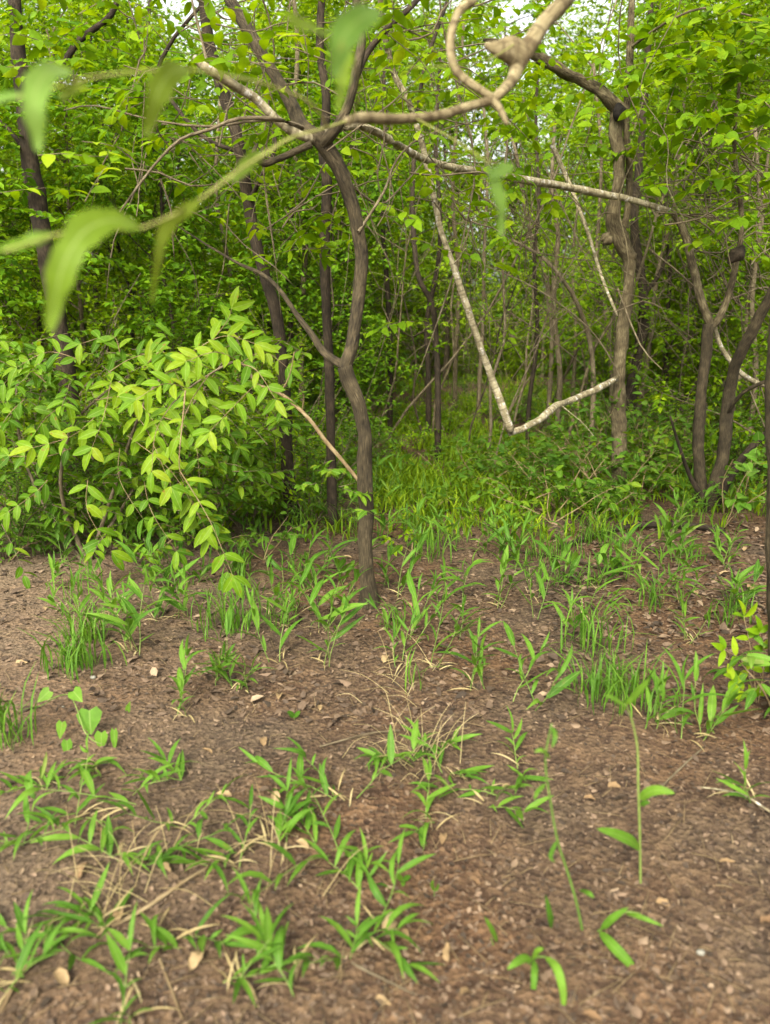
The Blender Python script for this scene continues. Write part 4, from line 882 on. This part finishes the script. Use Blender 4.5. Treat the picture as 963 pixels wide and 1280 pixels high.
SAP = [(650, 640, 90, 4, 4, .065, .036, 'bush_leaf', 'leafy sapling'), (700, 640, 110, 5, 4, .068, .036, 'bush_leaf', 'leafy sapling'), (755, 635, 115, 5, 4, .07, .034, 'bush_leaf', 'leafy sapling'),
       (800, 630, 100, 4, 4, .075, .036, 'shrub_leaf', 'light green sapling'), (600, 615, 70, 3, 4, .055, .030, 'bush_leaf', 'leafy sapling'), (735, 600, 110, 4, 4, .06, .03, 'shrub_leaf', 'light green sapling'),
       (830, 590, 90, 4, 4, .06, .032, 'bush_leaf', 'leafy sapling'), (680, 590, 60, 4, 4, .06, .03, 'bush_leaf', 'leafy sapling'), (560, 600, 50, 3, 3, .05, .026, 'bush_leaf', 'leafy sapling'),
       (780, 590, 90, 4, 5, .07, .034, 'lime_leaf', 'lime-green sapling'), (930, 620, 90, 4, 4, .06, .034, 'bush_leaf', 'leafy sapling'), (515, 690, 40, 2, 3, .05, .022, 'lime_leaf', 'lime-green sapling'),
       (330, 700, 70, 3, 4, .055, .028, 'bush_leaf', 'leafy sapling'), (270, 690, 70, 3, 4, .055, .028, 'shrub_leaf', 'light green sapling'), (50, 690, 60, 3, 4, .05, .024, 'bush_leaf', 'leafy sapling'),
       (15, 700, 60, 3, 4, .05, .024, 'bush_leaf', 'leafy sapling'), (185, 700, 70, 3, 4, .055, .026, 'shrub_leaf', 'light green sapling')]
SAP += [(665, 605, 90, 5, 5, .075, .042, 'bush_leaf', 'leafy sapling'), (720, 615, 100, 6, 5, .08, .044, 'bush_leaf', 'leafy sapling'), (765, 600, 110, 6, 5, .08, .04, 'shrub_leaf', 'light green sapling'),
        (625, 600, 60, 4, 5, .065, .036, 'bush_leaf', 'leafy sapling'), (815, 605, 100, 5, 5, .08, .04, 'bush_leaf', 'leafy sapling'), (690, 655, 80, 4, 4, .08, .042, 'shrub_leaf', 'light green sapling'),
        (740, 655, 70, 4, 4, .075, .04, 'bush_leaf', 'leafy sapling'), (795, 560, 90, 5, 5, .08, .04, 'bush_leaf', 'leafy sapling'), (590, 580, 50, 4, 4, .06, .034, 'bush_leaf', 'leafy sapling'), (540, 640, 40, 3, 3, .05, .028, 'bush_leaf', 'leafy sapling')]
SAP += [(760, 570, 90, 6, 6, .075, .036, 'bush_leaf', 'leafy sapling'), (800, 600, 120, 6, 6, .08, .038, 'bush_leaf', 'leafy sapling'), (850, 560, 80, 5, 5, .075, .036, 'shrub_leaf', 'light green sapling'), (900, 600, 80, 5, 5, .075, .04, 'bush_leaf', 'leafy sapling'), (850, 625, 70, 4, 5, .07, .036, 'bush_leaf', 'leafy sapling')]
for i, s_ in enumerate(SAP): sapling(*s_, seed=300 + i)
sapling(905, 660, 100, 3, 3, .075, .075, 'grass', 'heart-leaved climber', 401, 'heart', T_HEART, .5, .35, 4, 'climber', 'climber', group=None)
# bright fern-like sprig at the right edge in front of the near trunk
g = G(945, 880); fr = thing('bright_seedling', g, '', 'seedling', label='bright lime seedling with paired leaves at the foot of the right-edge trunk')
for (a, b_, c) in [((945, 878, g.y), (930, 830, g.y - .05), (905, 812, g.y - .1)), ((946, 878, g.y), (940, 820, g.y), (930, 770, g.y)), ((945, 878, g.y), (925, 860, g.y - .1), (915, 850, g.y - .15)), ((948, 878, g.y), (955, 830, g.y), (950, 790, g.y))]:
    spray(fr, g, P(*a), P(*b_), P(*c), 'lime_leaf', .07, .026, 4, rs)
sapling(970, 900, 110, 2, 3, .11, .028, 'grass', 'long-leaved green plant', 402, 'ln1', T_LANCE[1], .9, .3, 4, 'plant', 'long_leaved_plant', group=None)

# ------------------------------------------------------------------ grasses and herbs of the foreground
def grass_plant(a, b_, hpx, wpx, n, kind, seed, phrase=None):
    g = G(a, b_); r = random.Random(seed); sc = (g.y ** 2 + 2.0) ** .5 / FPX; H = hpx * sc; W = wpx * sc
    near = g.y < 4.0
    nm = {'tuft': 'grass_tuft', 'culm': 'broad_leaved_grass', 'creep': 'creeping_grass'}[kind]
    ph = phrase or {'tuft': 'narrow-bladed grass tuft', 'culm': 'broad-bladed grass', 'creep': 'creeping grass'}[kind]
    sz = 'tall ' if hpx > 75 else ('small ' if hpx < 45 else '')
    t = thing(nm, g, sz + ph, 'grass', {'tuft': 'grass tufts on the bare soil', 'culm': 'broad-bladed grasses on the soil', 'creep': 'creeping grasses in the foreground'}[kind])
    T = Tubes(); LL = []
    if kind == 'tuft':
        for k in range(int(n * 1.6)):
            az = r.random() * 6.283; lean = abs(r.gauss(.42, .32)); rad_ = W * .22
            p = g + V(r.gauss(0, rad_), r.gauss(0, rad_), -.005); d = V(math.cos(az) * lean, math.sin(az) * lean, 1)
            LL.append((p, d, V(-math.cos(az), -math.sin(az), lean), H * r.uniform(.45, 1.2), r.uniform(.005, .009), r.choice([0, 1, 1]) if lean < .4 else r.choice([1, 2]), 'b'))
    else:
        nc = max(2, n // (5 if kind == 'culm' else 7) + r.randrange(-1, 2))
        for c in range(nc):
            az = r.random() * 6.283; lean = (.55 if kind == 'culm' else 1.9) * r.uniform(.3, 1.4)
            q = g + V(r.gauss(0, W * .12), r.gauss(0, W * .12), -.005); dd = V(math.cos(az) * lean, math.sin(az) * lean, 1).normalized()
            ln = H * r.uniform(.5, 1.1) if kind == 'culm' else W * r.uniform(.3, 1.1); lp = [q.copy()]
            for s_ in range(4):
                dd = (dd + rv(r, .1) + V(0, 0, .02 if kind == 'culm' else -.10)).normalized(); q = q + dd * ln / 4
                q.z = max(q.z, hgt(q.x, q.y) + .008); lp.append(q.copy())
            T.tube(lp, [.0022, .002, .0018, .0015, .001], 4, 2)
            nf = 6 if kind == 'creep' else 5
            for j in range(nf):
                tt = (j + 1) / nf; f = min(3.99, tt * 4); k = int(f); p = lp[k].lerp(lp[k + 1], f - k); ax = (lp[k + 1] - lp[k]).normalized()
                az2 = az + (1.3 if j % 2 else -1.3) + r.gauss(0, .5)
                d = ax * .5 + V(math.cos(az2), math.sin(az2), r.uniform(-.1, .7)) * .9
                ll = (H * .55 if kind == 'culm' else .088) * r.uniform(.4, 1.5); ll = min(ll, .19)
                LL.append((p, d, V(0, 0, 1) + rv(r, .3), ll, r.uniform(.07, .17) * ll + .004, r.choice([0, 1, 1, 2]), 'l'))
            LL.append((lp[-1], dd + V(0, 0, .3), V(0, 0, 1) + rv(r, .3), .10, .012, 1, 'l'))
        if r.random() < .8:
            for k in range(3 + r.randrange(4)):
                az = r.random() * 6.283; LL.append((g + V(r.gauss(0, .02), r.gauss(0, .02), .004), V(math.cos(az), math.sin(az), r.uniform(0, .5)), V(0, 0, 1) + rv(r, .3), r.uniform(.05, .12), r.uniform(.004, .008), 1, 'd'))
    if T.v: T.build('stalk', M['green_stalk'], t, g)
    if near and len(LL) < 60:
        for (p, d, nn, l, w, c, kd) in LL:
            tp = (T_BLADE if kd == 'b' else T_LANCE)[c]
            leaf_part('dry_blade' if kd == 'd' else 'leaf', kd + str(c), tp, M['dry_blade' if kd == 'd' else 'grass'], t, p, d, nn, l, w, g)
    else:
        L_ = Leaves()
        for (p, d, nn, l, w, c, kd) in LL: L_.add(p - g, d, nn, l, w)
        L_.stuff('blades', T_BLADE[1] if kind == 'tuft' else T_LANCE[1], M['grass'], t)
GR = [ # px, py(base), height px, width px, blades, kind
    (95, 835, 75, 90, 50, 'tuft'), (115, 800, 60, 60, 40, 'tuft'), (290, 785, 55, 90, 55, 'tuft'), (12, 925, 80, 70, 28, 'tuft'), (770, 872, 65, 110, 85, 'tuft'), (745, 815, 80, 80, 28, 'tuft'),
    (165, 815, 90, 80, 20, 'culm'), (190, 775, 60, 80, 15, 'culm'), (228, 895, 70, 50, 12, 'culm'), (300, 862, 60, 60, 15, 'culm'), (275, 850, 50, 50, 15, 'culm'), (350, 828, 80, 70, 15, 'culm'), (405, 830, 85, 80, 22, 'culm'),
    (500, 830, 50, 60, 12, 'culm'), (400, 790, 90, 80, 20, 'culm'), (340, 745, 70, 80, 15, 'culm'), (385, 730, 70, 80, 15, 'culm'), (250, 730, 50, 70, 15, 'culm'), (210, 740, 60, 70, 15, 'culm'), (130, 740, 50, 60, 10, 'culm'), (60, 690, 50, 60, 10, 'culm'),
    (30, 690, 50, 60, 10, 'culm'), (150, 700, 60, 60, 10, 'culm'), (430, 730, 60, 60, 10, 'culm'), (500, 745, 80, 50, 10, 'culm'), (515, 800, 70, 60, 15, 'culm'), (545, 835, 80, 70, 15, 'culm'), (590, 860, 70, 70, 15, 'culm'),
    (560, 800, 60, 60, 10, 'culm'), (655, 880, 75, 60, 12, 'culm'), (665, 770, 80, 50, 10, 'culm'), (640, 700, 50, 60, 10, 'culm'), (600, 690, 50, 60, 10, 'culm'), (570, 745, 60, 60, 10, 'culm'), (700, 725, 70, 60, 12, 'culm'),
    (730, 770, 90, 70, 15, 'culm'), (780, 720, 70, 60, 12, 'culm'), (840, 705, 80, 60, 20, 'culm'), (850, 665, 50, 50, 10, 'culm'), (912, 770, 70, 80, 20, 'culm'), (865, 800, 40, 50, 10, 'culm'), (865, 920, 90, 90, 20, 'culm'), (820, 905, 60, 90, 20, 'culm'),
    (710, 800, 70, 60, 10, 'culm'), (625, 760, 60, 50, 10, 'culm'), (940, 1000, 60, 40, 10, 'culm'), (520, 860, 60, 40, 6, 'tuft'), (492, 785, 45, 40, 14, 'tuft'), (680, 700, 50, 70, 30, 'tuft'), (535, 700, 60, 60, 20, 'tuft'),
    (600, 1000, 60, 120, 22, 'creep'), (545, 1030, 50, 60, 12, 'creep'), (650, 965, 50, 50, 10, 'creep'), (430, 1000, 90, 110, 26, 'creep'), (410, 1060, 70, 130, 26, 'creep'), (350, 1060, 60, 90, 16, 'creep'), (295, 1080, 60, 90, 16, 'creep'),
    (165, 995, 80, 120, 22, 'creep'), (110, 1020, 70, 110, 22, 'creep'), (215, 1030, 70, 100, 18, 'creep'), (160, 1075, 60, 90, 16, 'creep'), (20, 1060, 70, 90, 18, 'creep'), (135, 1160, 60, 90, 14, 'creep'), (30, 1170, 90, 110, 22, 'creep'),
    (10, 1240, 70, 90, 12, 'creep'), (165, 1275, 50, 70, 10, 'creep'), (205, 1170, 50, 90, 12, 'creep'), (360, 1225, 60, 90, 20, 'creep'), (290, 1230, 40, 70, 8, 'creep'), (455, 1170, 60, 80, 14, 'creep'), (420, 1200, 50, 70, 8, 'creep'), (465, 1110, 50, 70, 10, 'creep'),
    (235, 975, 60, 50, 8, 'creep'), (120, 960, 50, 60, 10, 'creep'), (55, 985, 50, 60, 10, 'creep'), (540, 930, 50, 60, 8, 'creep'), (475, 950, 40, 40, 6, 'creep'), (570, 970, 50, 60, 10, 'creep')]
for i, q in enumerate(GR): grass_plant(*q, seed=500 + i)
rg = random.Random(66)
k = 0
while k < 105:
    a, b_ = rg.uniform(0, 963), rg.uniform(620, 800)
    if b_ > 700 and (a < 60 or (560 < a < 640)) : continue
    if 440 < a < 480 and b_ > 720: continue
    if rg.random() < (b_ - 635) / 190: continue
    grass_plant(a, b_, rg.uniform(30, 62), 50, 10, rg.choice(['culm', 'culm', 'tuft']), 700 + k); k += 1
# dry straw tuft
rd_ = random.Random(3)
for (sx, sy, sn, sl) in ((520, 945, 42, 'sparse tuft of bleached straw stalks leaning over the soil at centre'), (150, 1110, 30, 'flattened dry straw tangled in the creeping grass at lower left'), (500, 860, 16, 'few thin dry stalks rising just right of the forked trunk foot'), (350, 1070, 18, 'broken straw under the creeping grass left of bottom centre')):
  g = G(sx, sy); ds = thing('dry_grass', g, '', 'grass', label=sl)
  for k in range(sn):
      az = rd_.random() * 6.283; ln = rd_.uniform(.08, .26); p = g + V(rd_.gauss(0, .07), rd_.gauss(0, .10), 0)
      d = V(math.cos(az) * .8 - .3, math.sin(az) * .6, rd_.uniform(.3, 1.2)).normalized() * ln
      T = Tubes(); T.tube([p, p + d * .5 + V(0, 0, .01), p + d + V(0, 0, -.03)], [.0014, .0011, .0005], 4, 3); T.build('stalk', M['dry_blade'], ds, g)
# single herbs at lower right: stalk + leaves drawn one by one
def herb(name, base, label, stalks, leaves, mat='grass', cat='seedling'):
    g = G(*base); t = thing(name, g, '', cat, label=label)
    for l_, rd in stalks:
        pts = []
        for (a, b_, lift) in l_: q = G(a, b_) if lift == 0 else P(a, b_, g.y + lift); pts.append(q)
        n = len(pts); T = Tubes(); T.tube(pts, [rd * (1 - .4 * k / (n - 1)) for k in range(n)], 5, 4); T.build('stalk', M['green_stalk'], t, g)
    for l_, w, in leaves:
        strip_leaf('leaf', [P(a, b_, g.y + dy) for (a, b_, dy) in l_], w, M[mat], t, g, V(.1, -.7, .8), wave=.0)
herb('tall_seedling', (801, 1108), 'thin green stalk standing alone at lower right with two oval leaves', [([(801, 1106, 0), (800, 1040, -.02), (798, 980, -.03), (797, 935, -.03), (790, 900, -.04), (782, 880, -.06)], .0035)],
     [([(800, 1062, -.01), (790, 1052, -.05), (768, 1042, -.08), (746, 1036, -.1)], .030), ([(799, 1000, -.02), (812, 990, -.05), (828, 988, -.07), (844, 992, -.08)], .026), ([(800, 1008, -.02), (806, 1004, -.04), (813, 1003, -.05)], .014), ([(782, 882, -.06), (800, 862, -.1), (812, 848, -.12)], .016), ([(784, 884, -.06), (765, 872, -.1), (755, 870, -.12)], .014)])
herb('leaning_seedling', (728, 1160), 'thin yellowish stalk leaning left in the lower right soil', [([(728, 1162, 0), (720, 1125, -.02), (708, 1085, -.03), (697, 1050, -.04), (688, 1000, -.05), (682, 950, -.06), (690, 905, -.06)], .0035)],
     [([(697, 1050, -.04), (688, 1070, -.08), (694, 1078, -.1)], .010), ([(724, 1112, 0), (735, 1116, -.04), (743, 1122, -.05)], .014), ([(688, 948, -.06), (678, 938, -.1), (668, 940, -.1)], .010), ([(690, 908, -.06), (694, 920, -.09), (690, 935, -.1)], .012), ([(682, 980, -.05), (672, 990, -.08), (668, 1000, -.1)], .010)])
herb('creeping_seedling', (762, 1168), 'low seedling at lower right with one long leaf slanting down', [([(748, 1164, 0), (765, 1152, -.02), (780, 1140, -.03), (800, 1142, -.04)], .003)],
     [([(750, 1164, -.02), (764, 1180, -.06), (785, 1202, -.09), (804, 1226, -.1)], .026), ([(782, 1142, -.02), (800, 1146, -.06), (830, 1158, -.08)], .012), ([(752, 1162, -.02), (765, 1148, -.04), (786, 1134, -.05)], .018), ([(690, 1160, -.02), (688, 1148, -.05), (682, 1118, -.06)], .018)])
herb('drooping_seedling', (668, 1200), 'four-leaved seedling near the bottom edge with two hanging blades', [([(660, 1206, 0), (665, 1200, -.03), (672, 1196, -.05), (682, 1196, -.06)], .003)],
     [([(665, 1200, -.04), (655, 1198, -.06), (644, 1204, -.08), (634, 1212, -.09)], .018), ([(668, 1200, -.04), (668, 1220, -.08), (666, 1252, -.1)], .016), ([(682, 1196, -.05), (696, 1210, -.09), (704, 1240, -.12), (704, 1268, -.13)], .020), ([(666, 1200, -.04), (672, 1188, -.06), (680, 1186, -.07)], .013)])
herb('blade_seedling', (617, 1180), 'single small green blade on the soil near bottom centre', [([(617, 1182, 0), (614, 1172, -.01)], .002)], [([(622, 1178, -.01), (615, 1162, -.04), (606, 1146, -.05)], .013)])
herb('clover_seedling', (504, 1102), 'tiny round-leaved seedling alone on bare soil at bottom centre', [([(504, 1104, 0), (504, 1100, -.01)], .0015)], [([(504, 1100, 0), (498, 1096, -.01), (494, 1094, -.02)], .016), ([(504, 1100, 0), (510, 1097, -.01), (514, 1096, -.02)], .014), ([(504, 1100, 0), (504, 1104, -.02), (503, 1108, -.03)], .012)])
herb('clover_seedling', (368, 898), 'tiny two-leaved seedling on bare soil left of the trunk foot', [([(368, 900, 0), (368, 896, -.01)], .0015)], [([(368, 896, 0), (363, 892, -.01), (359, 890, -.02)], .022), ([(368, 896, 0), (373, 892, -.01), (376, 890, -.02)], .020)])
herb('clover_seedling', (349, 992), 'tiny bright seedling beside the broad-bladed grass left of centre', [([(349, 994, 0), (349, 990, -.01)], .0015)], [([(349, 990, 0), (344, 988, -.01), (341, 986, -.02)], .014), ([(349, 990, 0), (353, 988, -.01), (356, 987, -.02)], .012)])
herb('clover_seedling', (543, 1118), 'small dull seedling right of the tiny round-leaved one', [([(543, 1120, 0), (543, 1112, -.01)], .0015)], [([(543, 1114, 0), (540, 1106, -.02), (542, 1100, -.03)], .010), ([(543, 1114, 0), (547, 1110, -.01), (548, 1104, -.02)], .008)])
# heart-leaved creeper at left
g = G(112, 930); hc = thing('heart_leaved_creeper', g, '', 'creeper', label='creeper with bright heart-shaped leaves on bare soil at left')
T = Tubes(); T.tube([P(60, 875, g.y + .2), P(85, 868, g.y + .15), P(96, 885, g.y + .05), P(105, 912, g.y), P(116, 925, g.y - .02), P(128, 930, g.y - .05)], [.002] * 6, 5, 4); T.build('stalk', M['green_stalk'], hc, g)
for (a, b_, l, w, dx, dz) in [(112, 900, .085, .085, .1, -.7), (92, 876, .06, .05, .4, -.2), (62, 876, .055, .045, -.5, -.4), (127, 928, .065, .045, 0, -1), (143, 925, .075, .025, .05, -1), (78, 915, .06, .036, -.15, -1), (84, 938, .065, .036, .1, -1), (160, 900, .05, .02, .3, .8)]:
    p = P(a, b_ - 12, g.y + (925 - b_) * .002); leaf_part('leaf', 'hh', T_HEART, M['grass'], hc, p, V(dx, -.35, dz), V(.1, -.8, .6), l, w, g)

# ------------------------------------------------------------------ twigs, fallen wood, stones, dead leaves
def stick(name, l_, rad, mat, label, cat='stick', seg=6):
    pts = [G(a, b_) + V(0, 0, rad + lift) for (a, b_, lift) in l_]; n = len(pts); T = Tubes(); T.tube(pts, [rad * (1.1 - .5 * k / (n - 1)) for k in range(n)], seg, 4, .15)
    t = thing(name, pts[0], '', cat, label=label); me = T.mesh(name); t2 = link('shaft', me, t, M[mat]); t2.location = -pts[0]; return t
stick('fallen_stick', [(1000, 1030, 0), (963, 1020, .01), (930, 1003, .02), (900, 992, .01), (872, 985, 0)], .004, 'bark_pale', 'thin pale stick lying on the soil at the right edge')
stick('fallen_stick', [(812, 1000, 0), (850, 965, .01), (880, 935, 0)], .004, 'twig', 'short brown twig slanting behind the pale stick')
stick('fallen_stick', [(140, 1160, 0), (185, 1140, .01), (235, 1105, .01), (262, 1085, 0)], .005, 'twig_tan', 'brown twig half hidden in creeping grass at lower left')
stick('fallen_stick', [(440, 1205, 0), (470, 1225, .01), (520, 1245, 0)], .003, 'twig', 'curved grey twig near the bottom edge')
stick('fallen_stick', [(200, 1200, 0), (215, 1240, 0), (228, 1275, 0)], .003, 'twig_tan', 'thin straw-coloured twig at bottom left')
stick('fallen_stick', [(500, 915, 0), (460, 922, .01), (400, 935, 0)], .005, 'twig', 'weathered brown twig lying left of the straw tuft')
stick('fallen_log', [(905, 668, 0), (860, 662, .01), (800, 664, .02), (750, 672, .01), (700, 688, 0)], .022, 'bark_dark', 'rotting dark branch lying under the clump tree', 'log', 10)
stick('fallen_log', [(760, 715, 0), (700, 700, .01), (640, 690, 0)], .010, 'bark_brown', 'thin fallen branch in the shade right of centre', 'log', 8)
stick('fallen_stick', [(0, 1270, 0), (20, 1235, .01), (45, 1200, .01)], .006, 'twig_tan', 'tan twig in the bottom left corner')
stick('upright_twig', [(60, 700, 0), (75, 680, .1), (90, 640, .3)], .005, 'twig', 'dry twig standing under the yellow-green shrub')

def pebble(a, b_, s, label):
    r = random.Random(int(a)); v, f = [], []; nu, nv = 8, 5; v.append((0, 0, -.6))
    for j in range(1, nv):
        ph = math.pi * j / nv
        for i in range(nu): th = 2 * math.pi * i / nu; q = r.uniform(.8, 1.15); v.append((math.sin(ph) * math.cos(th) * q, math.sin(ph) * math.sin(th) * .8 * q, -math.cos(ph) * .6 * q))
    v.append((0, 0, .6)); last = len(v) - 1
    for i in range(nu):
        f.append((0, 1 + (i + 1) % nu, 1 + i)); f.append((last, last - nu + i, last - nu + (i + 1) % nu))
        for j in range(nv - 2): a1 = 1 + j * nu; f.append((a1 + i, a1 + (i + 1) % nu, a1 + nu + (i + 1) % nu, a1 + nu + i))
    g = G(a, b_); me = mesh_np('stone', np.array(v) * s, f, True, [(q[0], q[1]) for q in v]); t = thing('stone', g + V(0, 0, s * .35), '', 'stone', me=me, mat=M['stone'], label=label)
pebble(117, 848, .013, 'small pale stone on the path edge at left'); pebble(79, 884, .006, 'tiny pale pebble beside the heart-leaved creeper'); pebble(876, 1192, .011, 'pale pebble at lower right on bare soil'); pebble(735, 662, .012, 'bright pebble among dead leaves right of centre')

rl = random.Random(17); DL = []
for c in range(4):
    p1 = [V(0, 0, 0), V(.3, .02 * c, .10), V(.65, 0, .05 + .05 * c), V(1, .05, .12)]
    s_ = strip_leaf('dry_leaf', p1, .45 + .06 * c, M['dry_leaf'], None, V(0, 0, 0), fold=.7, wave=.05); DL.append(s_.data); bpy.data.objects.remove(s_)
DP = [(170, 758 + 0, .05), (690, 500, 0)]
spots = [(345, 1010, .05), (385, 1065, .05), (510, 1180, .04), (480, 1170, .05), (150, 1140, .06), (555, 1045, .05), (25, 972, .05), (290, 998, .05), (120, 1040, .05), (640, 985, .04), (730, 1000, .035), (330, 935, .05), (515, 760, .06), (60, 760, .05), (20, 830, .05), (480, 830, .06), (440, 700, .06),
         (690, 860, .045), (820, 1130, .04), (900, 1080, .04), (950, 1155, .05), (600, 1110, .035), (560, 1205, .05), (200, 1085, .05), (85, 1235, .05), (240, 1215, .05), (590, 1245, .04), (760, 985, .04), (900, 720, .07), (930, 690, .07), (870, 740, .06), (800, 690, .06), (940, 740, .07), (885, 770, .06), (470, 1250, .04), (730, 1270, .04), (100, 1100, .05), (265, 945, .045), (400, 890, .05), (350, 870, .05)]
for (a, b_, s) in spots:
    g = G(a, b_); t = thing('dry_leaf', g + V(0, 0, .006), rl.choice(['curled dry leaf', 'pale dry leaf', 'tan dead leaf']), 'dead leaf', 'dry fallen leaves on the soil', me=DL[rl.randrange(4)])
    t.rotation_euler = (rl.gauss(0, .2), rl.gauss(0, .15), rl.random() * 6.28); t.scale = (s, s * .9, s)

# thin vines hanging among the trees
rvn = random.Random(91)
for k in range(20):
    a0 = rvn.choice([rvn.uniform(120, 480), rvn.uniform(480, 940)]); y = rvn.uniform(4.6, 8.5); b1 = rvn.uniform(250, 520); slant = rvn.gauss(0, 60)
    pts = [P(a0 + slant * t + rvn.gauss(0, 11) + 24 * math.sin(t * 5 + k), -70 + (b1 + 70) * t, y + .2 * math.sin(3 * t)) for t in [i / 6 for i in range(7)]]
    T = Tubes(); rd = rvn.uniform(.002, .006); T.tube(pts, [rd] * 6 + [rd * .4], 5, 3, .1)
    t = thing('hanging_vine', pts[-1], rvn.choice(['thin grey', 'thin brown']) + ' hanging vine', 'vine', 'thin vines hanging among the trees', zone='wood')
    T.build('stem', M[rvn.choice(['twig', 'twig', 'bark_grey'])], t, pts[-1])

# ------------------------------------------------------------------ labels for the many alike
LMK = {'ground': [('the forked trunk foot', 460, 755), ('the drooping yellow-green spray', 290, 715), ('the small pale stone', 117, 845), ('the pale stick', 915, 1000), ('the rotting dark branch', 800, 665),
                  ('the liana bend', 638, 545), ('the clump tree base', 885, 640), ('the heart-leaved creeper', 110, 905), ('the dense green tuft', 770, 850), ('the bottom left corner', 0, 1270),
                  ('the bottom centre edge', 480, 1275), ('the tall two-leaved stalk', 800, 1060), ('the straw tuft', 520, 930), ('the left edge path', 20, 780), ('the four-leaved seedling', 668, 1210), ('the shrub foot', 105, 700), ('the right edge trunk', 955, 830), ('the creeping grass patch', 400, 1050)],
       'wood': [('the thick left trunk', 60, 0), ('the yellow-green shrub', 170, 0), ('the leaning dark tree', 320, 0), ('the forked tree', 450, 0), ('the hanging liana', 570, 0), ('the pale level limb', 680, 0), ('the grey tree', 778, 0), ('the clump tree', 890, 0)]}
ORD = ['leftmost', 'second', 'third', 'fourth', 'fifth', 'sixth', 'seventh', 'eighth', 'ninth', 'tenth', 'eleventh', 'twelfth', 'thirteenth', 'fourteenth', 'fifteenth']
byl = {}
for o, ph, zone in REG:
    px, py = proj(o.location)
    if zone == 'ground':
        nm, ax, ay = min(LMK['ground'], key=lambda q: (q[1] - px) ** 2 + (q[2] - py) ** 2); dx, dy = px - ax, py - ay
        rel = ('left of' if dx < 0 else 'right of') if abs(dx) > abs(dy) else ('behind' if dy < 0 else 'in front of')
        lab = f'{ph} {rel} {nm}'
    else:
        nm, ax, _ = min(LMK['wood'], key=lambda q: abs(q[1] - px)); dx = px - ax
        rel = 'left of' if dx < 0 else 'right of'
        d = o.location.y; far = 'near' if d < 8 else ('mid-distance' if d < 14 else 'distant')
        lab = f'{far} {ph} {rel} {nm}'
    byl.setdefault(lab, []).append((px, o))
for lab, lst in byl.items():
    lst.sort(key=lambda q: q[0])
    for i, (px, o) in enumerate(lst):
        o['label'] = lab if len(lst) == 1 else (f'{ORD[min(i, 14)]} {"" if i == 0 else "from left "}of {len(lst)}: {lab}' if True else lab)
